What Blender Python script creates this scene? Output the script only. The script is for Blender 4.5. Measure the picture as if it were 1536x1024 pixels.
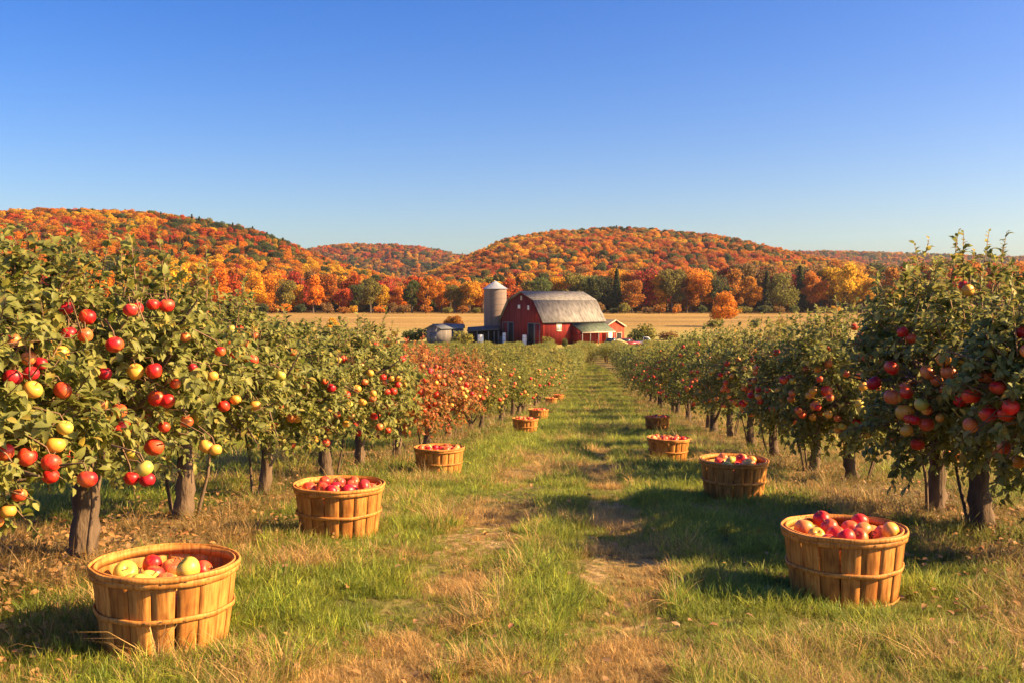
import bpy, math, random
import numpy as np
from mathutils import Vector, Matrix

R = math.radians
rng = np.random.default_rng(7)
random.seed(7)
for o in list(bpy.data.objects):
    bpy.data.objects.remove(o)
scene = bpy.context.scene
COL = scene.collection

# ------------------------------------------------------------------ camera, sky, sun
CAM_H = 1.3
F = 1500.0                      # focal length in photo pixels (photo 1536 x 1024)
HOR = 450.0                     # horizon row
HAZE = 0.00005
cam_d = bpy.data.cameras.new('camera')
cam_d.sensor_width = 36.0
cam_d.lens = 36.0 * F / 1536.0
cam_d.clip_start = 0.1
cam_d.clip_end = 20000
cam = bpy.data.objects.new('camera', cam_d)
COL.objects.link(cam)
cam.location = (0, 0, CAM_H)
cam.rotation_euler = (R(90) - math.atan((512 - HOR) / F), 0, 0)
scene.camera = cam

SUN_EL = 31.0
SUN_AZ = 98.0                   # clockwise from +Y
world = bpy.data.worlds.new('World')
scene.world = world
world.use_nodes = True
wt = world.node_tree
for n in list(wt.nodes):
    wt.nodes.remove(n)
sky = wt.nodes.new('ShaderNodeTexSky')
sky.sky_type = 'NISHITA'
sky.sun_disc = False
sky.sun_elevation = R(SUN_EL)
sky.sun_rotation = R(SUN_AZ)
sky.altitude = 300
sky.air_density = 1.0
sky.dust_density = 2.2
sky.ozone_density = 3.0
bg = wt.nodes.new('ShaderNodeBackground')
bg.inputs['Strength'].default_value = 0.066
hsv = wt.nodes.new('ShaderNodeHueSaturation')
hsv.inputs['Saturation'].default_value = 1.45
hsv.inputs['Hue'].default_value = 0.520
wo = wt.nodes.new('ShaderNodeOutputWorld')
wt.links.new(sky.outputs[0], hsv.inputs['Color'])
wt.links.new(hsv.outputs[0], bg.inputs['Color'])
wt.links.new(bg.outputs[0], wo.inputs['Surface'])

sl = bpy.data.lights.new('sun', 'SUN')
sl.energy = 5.0
sl.angle = R(0.5)
sl.color = (1.0, 0.67, 0.32)
sun = bpy.data.objects.new('sun', sl)
COL.objects.link(sun)
sd = Vector((math.sin(R(SUN_AZ)) * math.cos(R(SUN_EL)), math.cos(R(SUN_AZ)) * math.cos(R(SUN_EL)), math.sin(R(SUN_EL))))
sun.rotation_euler = sd.to_track_quat('Z', 'Y').to_euler()
sun.location = (60, 20, 40)

scene.view_settings.view_transform = 'Standard'
scene.view_settings.look = 'None'
scene.view_settings.exposure = 1.62
scene.view_settings.gamma = 1.0
scene.view_settings.use_curve_mapping = False
scene.cycles.max_bounces = 6
scene.cycles.diffuse_bounces = 3
scene.cycles.glossy_bounces = 2
scene.cycles.transmission_bounces = 4
scene.cycles.transparent_max_bounces = 4

# ------------------------------------------------------------------ numeric helpers
_perm = np.random.default_rng(3).random((256, 256))


def vnoise(x, y, scale=1.0, seed=0):
    x = np.asarray(x, float) / scale + seed * 17.13
    y = np.asarray(y, float) / scale + seed * 9.71
    xi = np.floor(x).astype(int)
    yi = np.floor(y).astype(int)
    fx = x - xi
    fy = y - yi
    fx = fx * fx * (3 - 2 * fx)
    fy = fy * fy * (3 - 2 * fy)
    a = _perm[xi % 256, yi % 256]
    b = _perm[(xi + 1) % 256, yi % 256]
    c = _perm[xi % 256, (yi + 1) % 256]
    d = _perm[(xi + 1) % 256, (yi + 1) % 256]
    return (a * (1 - fx) + b * fx) * (1 - fy) + (c * (1 - fx) + d * fx) * fy


def fbm(x, y, scale=1.0, seed=0, octv=3):
    t, amp, s = 0.0, 1.0, 0.0
    for i in range(octv):
        t = t + amp * vnoise(x, y, scale / 2 ** i, seed + i * 5)
        s += amp
        amp *= 0.5
    return t / s


PY = [-50, 3.0, 4.5, 6, 8, 10, 13, 17, 21, 28, 33, 45, 60, 80, 109, 150, 190, 260, 450, 700, 9000]
PZ = [0.05, 0, -.04, -.13, -.30, -.50, -.80, -1.14, -1.48, -2.05, -2.45, -3.35, -4.25, -5.2, -6.1, -6.9, -7.3, -7.15, -4.8, -6, -12]
SL = 0.088                      # the lane runs a little to the right


def gz(x, y):
    x = np.asarray(x, float)
    y = np.asarray(y, float)
    z = np.interp(y, PY, PZ)
    off = x - SL * y
    fade = np.clip(1.5 - y / 60, 0, 1)
    z = z + fade * ((fbm(x, y, 1.6, 2) - .5) * .09 + (vnoise(x, y, .35, 9) - .5) * .022)
    for c, w, dp in ((-.78, .26, .022), (.05, .24, .022)):       # wheel ruts
        c2 = c + (fbm(y * 0 + 3.3, y, 5.0, 4) - .5) * .5
        z = z - fade * dp * np.exp(-((off - c2) / w) ** 2)
    return z


def gz1(x, y):
    return float(gz(x, y))


class MB:
    """collects vertices and faces; builds ONE mesh"""

    def __init__(self):
        self.v, self.f, self.m, self.t, self.n = [], [], [], [], 0

    def add(self, verts, faces, mat=0, tint=0.5):
        verts = np.asarray(verts, float).reshape(-1, 3)
        self.v.append(verts)
        faces = np.asarray(faces, int)
        self.f.append(faces + self.n)
        self.m.append(np.full(len(faces), mat, int))
        t = np.asarray(tint, float)
        self.t.append(np.full(len(verts), float(t)) if t.ndim == 0 else t)
        self.n += len(verts)
        return self

    def box(self, c, s, rz=0.0, mat=0, tint=.5):
        hx, hy, hz = s[0] / 2, s[1] / 2, s[2] / 2
        v = np.array([[x, y, z] for x in (-hx, hx) for y in (-hy, hy) for z in (-hz, hz)])
        ca, sa = math.cos(rz), math.sin(rz)
        v = np.stack([v[:, 0] * ca - v[:, 1] * sa, v[:, 0] * sa + v[:, 1] * ca, v[:, 2]], 1) + np.array(c)
        return self.add(v, [[0, 1, 3, 2], [4, 6, 7, 5], [0, 4, 5, 1], [2, 3, 7, 6], [0, 2, 6, 4], [1, 5, 7, 3]], mat, tint)

    def prism(self, poly, axis_o, axis_a, axis_b, axis_n, depth, mat=0, tint=.5):
        """polygon (a,b) in the plane axis_a, axis_b, pushed by depth along axis_n; convex, fanned in quads/tris"""
        o, a, b, n = (np.array(q, float) for q in (axis_o, axis_a, axis_b, axis_n))
        p0 = np.array([o + a * x + b * y for x, y in poly])
        p1 = p0 + n * depth
        k = len(poly)
        tri = [[0, i, i + 1] for i in range(1, k - 1)]
        tri2 = [[k, k + i + 1, k + i] for i in range(1, k - 1)]
        self.add(np.vstack([p0, p1]), tri + tri2, mat, tint)
        base = self.n - 2 * k
        self.v.append(np.zeros((0, 3)))
        self.t.append(np.zeros(0))
        q = np.array([[base + i, base + k + i, base + k + (i + 1) % k, base + (i + 1) % k] for i in range(k)])
        self.f.append(q)
        self.m.append(np.full(len(q), mat, int))
        return self

    def tube(self, pts, rad, n=8, mat=0, tint=.5, cap=True, wob=0.0):
        pts = np.asarray(pts, float)
        k = len(pts)
        rad = np.broadcast_to(np.asarray(rad, float), (k,))
        d = np.gradient(pts, axis=0)
        d /= np.linalg.norm(d, axis=1)[:, None] + 1e-9
        ref = np.array([1.0, 0.13, 0.07]) if abs(d[0][2]) > .6 else np.array([0.05, 0.1, 1.0])
        u = np.cross(d, ref)
        u /= np.linalg.norm(u, axis=1)[:, None] + 1e-9
        w = np.cross(d, u)
        ang = np.arange(n) * 2 * math.pi / n
        rr = rad[:, None] * (1 + wob * (rng.random((k, n)) - .5))
        ring = pts[:, None, :] + rr[..., None] * (u[:, None, :] * np.cos(ang)[None, :, None] + w[:, None, :] * np.sin(ang)[None, :, None])
        faces = []
        for i in range(k - 1):
            for j in range(n):
                faces.append([i * n + j, i * n + (j + 1) % n, (i + 1) * n + (j + 1) % n, (i + 1) * n + j])
        self.add(ring.reshape(-1, 3), faces, mat, tint)
        if cap:
            self.add(np.vstack([ring[-1], pts[-1:]]), [[j, (j + 1) % n, n] for j in range(n)], mat, tint)
        return self

    def build(self, name, mats, parent=None, loc=None, smooth=False):
        me = bpy.data.meshes.new(name)
        V = np.vstack(self.v)
        ls, lt, vi, mi, pos = [], [], [], [], 0
        for f, m in zip(self.f, self.m):
            if len(f) == 0:
                continue
            k = f.shape[1]
            ls.append(pos + np.arange(len(f)) * k)
            lt.append(np.full(len(f), k))
            vi.append(f.reshape(-1))
            mi.append(m)
            pos += f.size
        ls, lt, vi, mi = map(np.concatenate, (ls, lt, vi, mi))
        me.vertices.add(len(V))
        me.vertices.foreach_set('co', V.astype(np.float32).ravel())
        me.loops.add(len(vi))
        me.loops.foreach_set('vertex_index', vi.astype(np.int32))
        me.polygons.add(len(ls))
        me.polygons.foreach_set('loop_start', ls.astype(np.int32))
        me.polygons.foreach_set('loop_total', lt.astype(np.int32))
        me.polygons.foreach_set('material_index', mi.astype(np.int32))
        if smooth:
            me.polygons.foreach_set('use_smooth', np.ones(len(ls), bool))
        at = me.attributes.new('shade_id', 'FLOAT', 'POINT')
        at.data.foreach_set('value', np.concatenate(self.t).astype(np.float32))
        me.update(calc_edges=True)
        for m in (mats if isinstance(mats, (list, tuple)) else [mats]):
            me.materials.append(m)
        o = bpy.data.objects.new(name, me)
        COL.objects.link(o)
        if parent:
            o.parent = parent
        if loc is not None:
            o.location = loc
        return o


def tag(o, label=None, cat=None, group=None, kind=None):
    if label:
        o['label'] = label
    if cat:
        o['category'] = cat
    if group:
        o['group'] = group
    if kind:
        o['kind'] = kind
    return o


def empty(name, label, cat, loc, rz=0, group=None, scale=1.0):
    o = bpy.data.objects.new(name, None)
    COL.objects.link(o)
    o.location = loc
    o.rotation_euler = (0, 0, rz)
    o.scale = (scale,) * 3
    o.empty_display_size = .2
    return tag(o, label, cat, group)


def part_copy(src, parent, loc=None, name=None):
    c = src.copy()
    COL.objects.link(c)
    c.parent = parent
    if loc is not None:
        c.location = loc
    return c


# ------------------------------------------------------------------ materials
def new_mat(name):
    m = bpy.data.materials.new(name)
    m.use_nodes = True
    nt = m.node_tree
    for n in list(nt.nodes):
        nt.nodes.remove(n)
    out = nt.nodes.new('ShaderNodeOutputMaterial')
    return m, nt, out


def N(nt, t, **kw):
    n = nt.nodes.new(t)
    for k, v in kw.items():
        setattr(n, k, v)
    return n


def ramp(nt, stops, interp='LINEAR'):
    n = nt.nodes.new('ShaderNodeValToRGB')
    n.color_ramp.interpolation = interp
    el = n.color_ramp.elements
    while len(el) < len(stops):
        el.new(0.5)
    for e, (p, c) in zip(el, stops):
        e.position = p
        e.color = (*c, 1)
    return n


def mixrgb(nt, a, b, fac, mode='MIX'):
    n = nt.nodes.new('ShaderNodeMix')
    n.data_type = 'RGBA'
    n.blend_type = mode
    for sock, val in ((n.inputs[0], fac), (n.inputs[6], a), (n.inputs[7], b)):
        if hasattr(val, 'links'):
            nt.links.new(val, sock)
        else:
            sock.default_value = val if isinstance(val, (int, float)) else (*val, 1)
    return n.outputs[2]


def simple(name, col, rough=.8, var=.25, scale=3.0, metal=0.0, bump=0.0, stretch=(1, 1, 1), bscale=None, spec=.3):
    m, nt, out = new_mat(name)
    p = N(nt, 'ShaderNodeBsdfPrincipled')
    tc = N(nt, 'ShaderNodeTexCoord')
    mp = N(nt, 'ShaderNodeMapping')
    mp.inputs['Scale'].default_value = stretch
    nt.links.new(tc.outputs['Object'], mp.inputs[0])
    no = N(nt, 'ShaderNodeTexNoise')
    no.inputs['Scale'].default_value = scale
    no.inputs['Detail'].default_value = 6
    nt.links.new(mp.outputs[0], no.inputs[0])
    lo = tuple(c * (1 - var) for c in col)
    hi = tuple(min(1, c * (1 + var)) for c in col)
    r = ramp(nt, [(.3, lo), (.7, hi)])
    nt.links.new(no.outputs[0], r.inputs[0])
    nt.links.new(r.outputs[0], p.inputs['Base Color'])
    p.inputs['Roughness'].default_value = rough
    p.inputs['Metallic'].default_value = metal
    p.inputs['Specular IOR Level'].default_value = spec
    if bump:
        b = N(nt, 'ShaderNodeBump')
        b.inputs['Strength'].default_value = bump
        b.inputs['Distance'].default_value = .02
        n2 = N(nt, 'ShaderNodeTexNoise')
        n2.inputs['Scale'].default_value = bscale or scale * 4
        n2.inputs['Detail'].default_value = 5
        nt.links.new(mp.outputs[0], n2.inputs[0])
        nt.links.new(n2.outputs[0], b.inputs['Height'])
        nt.links.new(b.outputs[0], p.inputs['Normal'])
    nt.links.new(p.outputs[0], out.inputs[0])
    return m


def leaf_mat(name, stops, back=(.30, .30, .13), transl=.35, source='shade', backmix=.55, rough=.5, spec=.22):
    """source: 'shade' (ramp by per-leaf value), 'object' (object colour), 'instancer' (instance attribute)"""
    m, nt, out = new_mat(name)
    at = N(nt, 'ShaderNodeAttribute', attribute_name='shade_id')
    if source == 'shade':
        r = ramp(nt, stops)
        nt.links.new(at.outputs['Fac'], r.inputs[0])
        col = r.outputs[0]
    else:
        if source == 'object':
            oi = N(nt, 'ShaderNodeObjectInfo')
            base = oi.outputs['Color']
        else:
            oi = N(nt, 'ShaderNodeAttribute', attribute_name='tint', attribute_type='INSTANCER')
            base = oi.outputs['Color']
        r = ramp(nt, stops)
        nt.links.new(at.outputs['Fac'], r.inputs[0])
        col = mixrgb(nt, base, r.outputs[0], 1.0, 'MULTIPLY')
    if back is not None:
        ge = N(nt, 'ShaderNodeNewGeometry')
        mul = N(nt, 'ShaderNodeMath', operation='MULTIPLY')
        mul.inputs[1].default_value = backmix
        nt.links.new(ge.outputs['Backfacing'], mul.inputs[0])
        col = mixrgb(nt, col, back, mul.outputs[0])
    p = N(nt, 'ShaderNodeBsdfPrincipled')
    p.inputs['Roughness'].default_value = rough
    p.inputs['Specular IOR Level'].default_value = spec
    nt.links.new(col, p.inputs['Base Color'])
    tr = N(nt, 'ShaderNodeBsdfTranslucent')
    tcol = mixrgb(nt, col, (1.0, .95, .35), .25)
    nt.links.new(tcol, tr.inputs['Color'])
    mx = N(nt, 'ShaderNodeMixShader')
    mx.inputs[0].default_value = transl
    nt.links.new(p.outputs[0], mx.inputs[1])
    nt.links.new(tr.outputs[0], mx.inputs[2])
    nt.links.new(mx.outputs[0], out.inputs[0])
    return m


M = {}
GREEN = [(0, (.018, .042, .010)), (.4, (.065, .10, .015)), (.7, (.18, .20, .022)), (.93, (.36, .31, .05)), (1, (.52, .30, .04))]
REDL = [(0, (.05, .07, .015)), (.38, (.15, .15, .025)), (.52, (.46, .12, .02)), (.8, (.46, .025, .02)), (1, (.62, .30, .04))]
M['leaf'] = leaf_mat('apple_leaf', GREEN, back=(.30, .30, .09))
M['leaf_red'] = leaf_mat('apple_leaf_autumn', REDL, back=(.42, .22, .10), backmix=.35)
M['leaf_far'] = leaf_mat('apple_leaf_far', [(0, (.5, .6, .5)), (.5, (1, 1, .9)), (1, (1.7, 1.5, 1.2))], back=(.27, .28, .11), source='object', backmix=.3)
M['leaf_farI'] = leaf_mat('apple_leaf_field', [(0, (.5, .6, .5)), (.5, (1, 1, .9)), (1, (1.7, 1.5, 1.2))], back=(.27, .28, .08), source='instancer', backmix=.3)
FV = [(0, (.28, .34, .40)), (.5, (.85, .85, .8)), (1, (1.6, 1.55, 1.1))]
M['autumn'] = leaf_mat('autumn_leaves', FV, back=None, source='object', transl=.28, rough=.7, spec=.15)
M['autumnI'] = leaf_mat('autumn_leaves_forest', FV, back=None, source='instancer', transl=.28, rough=.7, spec=.15)
GV = [(0, (.3, .36, .4)), (.5, (.85, .85, .85)), (1, (1.6, 1.45, 1.2))]
M['grassI'] = leaf_mat('grass_blades', GV, back=None, source='instancer', transl=.35, rough=.5, spec=.3)
M['grassO'] = leaf_mat('grass_tuft', GV, back=None, source='object', transl=.35, rough=.5, spec=.3)
M['litter'] = leaf_mat('fallen_leaf', [(0, (.04, .02, .010)), (.4, (.13, .055, .02)), (.7, (.30, .11, .028)), (.9, (.55, .27, .06)), (1, (.42, .06, .03))], back=(.4, .25, .12), transl=.2)
M['bark'] = simple('bark', (.125, .085, .055), .95, .55, 9, bump=1.0, stretch=(1, 1, .25), bscale=26)
M['twig'] = simple('twig', (.20, .12, .07), .8, .3, 20)
M['treetrunk'] = simple('tree_trunk', (.13, .10, .075), .95, .4, 2)


def apple_mat(name, a, b, lo=.35, hi=.62, c=None):
    m, nt, out = new_mat(name)
    p = N(nt, 'ShaderNodeBsdfPrincipled')
    tc = N(nt, 'ShaderNodeTexCoord')
    oi = N(nt, 'ShaderNodeObjectInfo')
    ad = N(nt, 'ShaderNodeVectorMath', operation='ADD')
    mulr = N(nt, 'ShaderNodeMath', operation='MULTIPLY')
    mulr.inputs[1].default_value = 37.0
    nt.links.new(oi.outputs['Random'], mulr.inputs[0])
    nt.links.new(tc.outputs['Object'], ad.inputs[0])
    nt.links.new(mulr.outputs[0], ad.inputs[1])
    no = N(nt, 'ShaderNodeTexNoise')
    no.inputs['Scale'].default_value = 11
    no.inputs['Detail'].default_value = 2
    nt.links.new(ad.outputs[0], no.inputs[0])
    mp = N(nt, 'ShaderNodeMapping')
    mp.inputs['Scale'].default_value = (1, 1, .16)
    nt.links.new(ad.outputs[0], mp.inputs[0])
    n2 = N(nt, 'ShaderNodeTexNoise')
    n2.inputs['Scale'].default_value = 170
    nt.links.new(mp.outputs[0], n2.inputs[0])
    sm = N(nt, 'ShaderNodeMath', operation='MULTIPLY_ADD')
    sm.inputs[1].default_value = .28
    nt.links.new(n2.outputs[0], sm.inputs[0])
    nt.links.new(no.outputs[0], sm.inputs[2])
    r = ramp(nt, [(lo, a), (hi, b)])
    s2 = N(nt, 'ShaderNodeMath', operation='SUBTRACT')
    s2.inputs[1].default_value = .14
    nt.links.new(sm.outputs[0], s2.inputs[0])
    nt.links.new(s2.outputs[0], r.inputs[0])
    n3 = N(nt, 'ShaderNodeTexNoise')
    n3.inputs['Scale'].default_value = 260
    nt.links.new(ad.outputs[0], n3.inputs[0])
    r3 = ramp(nt, [(.66, (0, 0, 0)), (.72, (1, 1, 1))])
    nt.links.new(n3.outputs[0], r3.inputs[0])
    col = mixrgb(nt, r.outputs[0], (.65, .45, .2), mixfac(nt, r3.outputs[0], .3))
    nt.links.new(col, p.inputs['Base Color'])
    p.inputs['Roughness'].default_value = .4
    p.inputs['Specular IOR Level'].default_value = .45
    p.inputs['Subsurface Weight'].default_value = 0.0
    nt.links.new(p.outputs[0], out.inputs[0])
    return m


def mixfac(nt, s, k):
    n = N(nt, 'ShaderNodeMath', operation='MULTIPLY')
    n.inputs[1].default_value = k
    nt.links.new(s, n.inputs[0])
    return n.outputs[0]


APM = {
    'R': apple_mat('apple_skin_red', (.62, .010, .014), (.78, .22, .05), .42, .86),
    'D': apple_mat('apple_skin_crimson', (.38, .006, .018), (.58, .02, .03), .35, .7),
    'O': apple_mat('apple_skin_blush', (.60, .07, .025), (.74, .26, .06), .38, .6),
    'Y': apple_mat('apple_skin_gold', (.74, .38, .05), (.78, .24, .06), .45, .8),
    'G': apple_mat('apple_skin_yellow_green', (.50, .46, .07), (.70, .42, .08), .42, .72),
    'B': apple_mat('apple_skin_striped', (.58, .03, .025), (.76, .42, .10), .44, .54),
}


def wood_mat():
    m, nt, out = new_mat('basket_wood')
    p = N(nt, 'ShaderNodeBsdfPrincipled')
    tc = N(nt, 'ShaderNodeTexCoord')
    at = N(nt, 'ShaderNodeAttribute', attribute_name='shade_id')
    mp = N(nt, 'ShaderNodeMapping')
    mp.inputs['Scale'].default_value = (1, 1, .07)
    ad = N(nt, 'ShaderNodeVectorMath', operation='ADD')
    ml = N(nt, 'ShaderNodeMath', operation='MULTIPLY')
    ml.inputs[1].default_value = 5
    nt.links.new(at.outputs['Fac'], ml.inputs[0])
    nt.links.new(tc.outputs['Object'], ad.inputs[0])
    nt.links.new(ml.outputs[0], ad.inputs[1])
    nt.links.new(ad.outputs[0], mp.inputs[0])
    n1 = N(nt, 'ShaderNodeTexNoise')
    n1.inputs['Scale'].default_value = 90
    n1.inputs['Detail'].default_value = 5
    nt.links.new(mp.outputs[0], n1.inputs[0])
    n2 = N(nt, 'ShaderNodeTexNoise')
    n2.inputs['Scale'].default_value = 9
    n2.inputs['Detail'].default_value = 4
    nt.links.new(ad.outputs[0], n2.inputs[0])
    grain = ramp(nt, [(.3, (.30, .115, .022)), (.5, (.50, .215, .045)), (.72, (.60, .29, .075))])
    nt.links.new(n1.outputs[0], grain.inputs[0])
    tintr = ramp(nt, [(0, (.72, .62, .5)), (.5, (1, 1, 1)), (1, (1.15, 1.12, 1.05))])
    nt.links.new(at.outputs['Fac'], tintr.inputs[0])
    c = mixrgb(nt, grain.outputs[0], tintr.outputs[0], 1.0, 'MULTIPLY')
    st = ramp(nt, [(.35, (.55, .5, .45)), (.55, (1, 1, 1))])
    nt.links.new(n2.outputs[0], st.inputs[0])
    c = mixrgb(nt, c, st.outputs[0], .7, 'MULTIPLY')
    nt.links.new(c, p.inputs['Base Color'])
    p.inputs['Roughness'].default_value = .62
    p.inputs['Specular IOR Level'].default_value = .3
    b = N(nt, 'ShaderNodeBump')
    b.inputs['Strength'].default_value = .5
    b.inputs['Distance'].default_value = .003
    nt.links.new(n1.outputs[0], b.inputs['Height'])
    nt.links.new(b.outputs[0], p.inputs['Normal'])
    nt.links.new(p.outputs[0], out.inputs[0])
    return m


M['wood'] = wood_mat()
M['staple'] = simple('staple', (.12, .09, .07), .5, .1, 3, metal=.6)


def ground_mat():
    m, nt, out = new_mat('orchard_ground')
    p = N(nt, 'ShaderNodeBsdfPrincipled')
    p.inputs['Roughness'].default_value = .95
    p.inputs['Specular IOR Level'].default_value = .1
    ge = N(nt, 'ShaderNodeNewGeometry')
    sx = N(nt, 'ShaderNodeSeparateXYZ')
    nt.links.new(ge.outputs['Position'], sx.inputs[0])

    def noise(sc, det=4):
        n = N(nt, 'ShaderNodeTexNoise')
        n.inputs['Scale'].default_value = sc
        n.inputs['Detail'].default_value = det
        nt.links.new(ge.outputs['Position'], n.inputs[0])
        return n.outputs[0]
    soil = ramp(nt, [(.3, (.13, .085, .04)), (.5, (.28, .19, .08)), (.7, (.44, .31, .14))])
    nt.links.new(noise(14, 8), soil.inputs[0])
    grass = ramp(nt, [(.3, (.05, .06, .02)), (.55, (.12, .115, .032)), (.75, (.26, .19, .07))])
    nt.links.new(noise(7, 8), grass.inputs[0])
    pm = ramp(nt, [(.42, (0, 0, 0)), (.58, (1, 1, 1))])
    nt.links.new(noise(.9, 3), pm.inputs[0])
    near = mixrgb(nt, soil.outputs[0], grass.outputs[0], pm.outputs[0])
    # far hay field: golden stubble with long pale and green bands
    mp = N(nt, 'ShaderNodeMapping')
    mp.inputs['Scale'].default_value = (.012, .09, .1)
    nt.links.new(ge.outputs['Position'], mp.inputs[0])
    nb = N(nt, 'ShaderNodeTexNoise')
    nb.inputs['Scale'].default_value = 1
    nb.inputs['Detail'].default_value = 7
    nt.links.new(mp.outputs[0], nb.inputs[0])
    hay = ramp(nt, [(.3, (.22, .14, .045)), (.5, (.38, .24, .07)), (.7, (.52, .34, .11))])
    nt.links.new(nb.outputs[0], hay.inputs[0])
    hn = ramp(nt, [(.35, (.5, .5, .5)), (.65, (1.1, 1.1, 1.1))])
    nt.links.new(noise(1.7, 6), hn.inputs[0])
    hay2 = mixrgb(nt, hay.outputs[0], hn.outputs[0], 1.0, 'MULTIPLY')
    # green meadow belt round the farm yard
    bel = N(nt, 'ShaderNodeMapRange')
    bel.inputs['From Min'].default_value = 235
    bel.inputs['From Max'].default_value = 300
    wob = N(nt, 'ShaderNodeMath', operation='MULTIPLY_ADD')
    wob.inputs[1].default_value = 120
    nt.links.new(nb.outputs[0], wob.inputs[0])
    sub = N(nt, 'ShaderNodeMath', operation='SUBTRACT')
    sub.inputs[1].default_value = 60
    nt.links.new(sx.outputs['Y'], wob.inputs[2])
    nt.links.new(wob.outputs[0], sub.inputs[0])
    nt.links.new(sub.outputs[0], bel.inputs['Value'])
    mead = mixrgb(nt, (.24, .24, .05), (.42, .32, .10), noise(.5, 5))
    far = mixrgb(nt, mead, hay2, bel.outputs[0])
    fr = N(nt, 'ShaderNodeMapRange')
    fr.inputs['From Min'].default_value = 120
    fr.inputs['From Max'].default_value = 160
    nt.links.new(sx.outputs['Y'], fr.inputs['Value'])
    col = mixrgb(nt, near, far, fr.outputs[0])
    nt.links.new(col, p.inputs['Base Color'])
    b = N(nt, 'ShaderNodeBump')
    b.inputs['Strength'].default_value = .8
    b.inputs['Distance'].default_value = .03
    nt.links.new(noise(22, 8), b.inputs['Height'])
    nt.links.new(b.outputs[0], p.inputs['Normal'])
    nt.links.new(p.outputs[0], out.inputs[0])
    return m


M['ground'] = ground_mat()
M['hill'] = simple('hill_soil', (.13, .075, .03), .95, .5, .03)

# ------------------------------------------------------------------ terrain
def grid_sheet(xs, ys, zf):
    X, Y = np.meshgrid(xs, ys)
    Z = zf(X, Y)
    V = np.stack([X, Y, Z], -1).reshape(-1, 3)
    nx, ny = len(xs), len(ys)
    i, j = np.meshgrid(np.arange(nx - 1), np.arange(ny - 1))
    a = (j * nx + i).ravel()
    return V, np.stack([a, a + 1, a + nx + 1, a + nx], 1)


ys = [-12.0]
while ys[-1] < 9000:
    y = ys[-1]
    ys.append(y + max(.07 if y > 1.5 else .5, .014 * y))
t = np.linspace(-1, 1, 421)
xs = np.sinh(t * 8.2) / math.sinh(8.2) * 7000
xs = np.sort(np.concatenate([xs[np.abs(xs) > 9], np.arange(-9, 9.01, .08)]))
V, Fc = grid_sheet(xs, np.array(ys), gz)
tag(MB().add(V, Fc).build('ground', M['ground'], smooth=True), kind='structure')


class Hill:
    def __init__(self, sil, D, S, base, seed, treeh=7, power=1.0, amp=7, back=.5):
        self.sx = [p[0] for p in sil]
        self.sz = [CAM_H + (HOR - p[1]) / F * D - treeh for p in sil]
        self.D, self.S, self.base, self.seed, self.power, self.amp, self.back = D, S, base, seed, power, amp, back

    def z(self, X, Y):
        px = 768 + F * X / Y
        top = np.interp(px, self.sx, self.sz)
        s = np.clip((Y - self.S) / (self.D - self.S), 0, 1)
        prof = np.sin(s * math.pi / 2) ** self.power
        over = np.clip((Y - self.D) / (self.D * self.back), 0, 1)
        prof = prof * (1 - over ** 1.3)
        z = self.base + (top - self.base) * prof
        return z + (fbm(X, Y, 160, self.seed) - .5) * 2 * self.amp * np.sin(np.pi * np.clip(s, 0, 1)) - 1.0 * (s <= 0)

    def mesh(self, name):
        pxs = np.linspace(self.sx[0], self.sx[-1], 120)
        yy = np.linspace(self.S * .98, self.D * (1 + self.back), 70)
        A, Y = np.meshgrid((pxs - 768) / F, yy)
        X = A * Y
        Z = self.z(X, Y)
        nx, ny = len(pxs), len(yy)
        i, j = np.meshgrid(np.arange(nx - 1), np.arange(ny - 1))
        a = (j * nx + i).ravel()
        f = np.stack([a, a + 1, a + nx + 1, a + nx], 1)
        return tag(MB().add(np.stack([X, Y, Z], -1).reshape(-1, 3), f).build(name, M['hill'], smooth=True), kind='structure')


h_left = Hill([(-1400, 430), (-500, 345), (-150, 325), (0, 318), (110, 315), (200, 319), (300, 330), (370, 345), (430, 367), (480, 390), (560, 412), (640, 432), (760, 455)], 1000, 515, -5.5, 21, 14, 1.15)
h_mid = Hill([(500, 460), (600, 422), (660, 404), (700, 388), (760, 363), (830, 351), (920, 346), (1000, 349), (1080, 357), (1150, 371), (1200, 383), (1280, 398), (1350, 412), (1500, 440), (1800, 460)], 1350, 640, -5.5, 33, 15, 1.1)
h_back = Hill([(250, 410), (420, 384), (480, 373), (530, 368), (600, 371), (660, 378), (720, 388), (900, 410), (1000, 430)], 2300, 1500, -8, 41, 15, 1.0, 14)
h_right = Hill([(950, 430), (1100, 395), (1180, 379), (1250, 377), (1350, 379), (1420, 382), (1536, 386), (1800, 384), (2300, 400), (2700, 430)], 2700, 1700, -8, 55, 16, 1.0, 14)
for h in (h_left, h_mid, h_back, h_right):
    h.mesh('hill')


# ------------------------------------------------------------------ leaves
def unit(v):
    return v / (np.linalg.norm(v, axis=-1, keepdims=True) + 1e-9)


LEAF8 = np.array([[0, 0, 0], [.3, 0, 0], [.68, 0, 0], [1, 0, 0], [.3, .30, 1], [.68, .27, 1], [.3, -.30, 1], [.68, -.27, 1]])
LEAF8_T = [[0, 1, 4], [2, 3, 5], [0, 6, 1], [2, 7, 3]]
LEAF8_Q = [[1, 2, 5, 4], [1, 6, 7, 2]]


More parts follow.
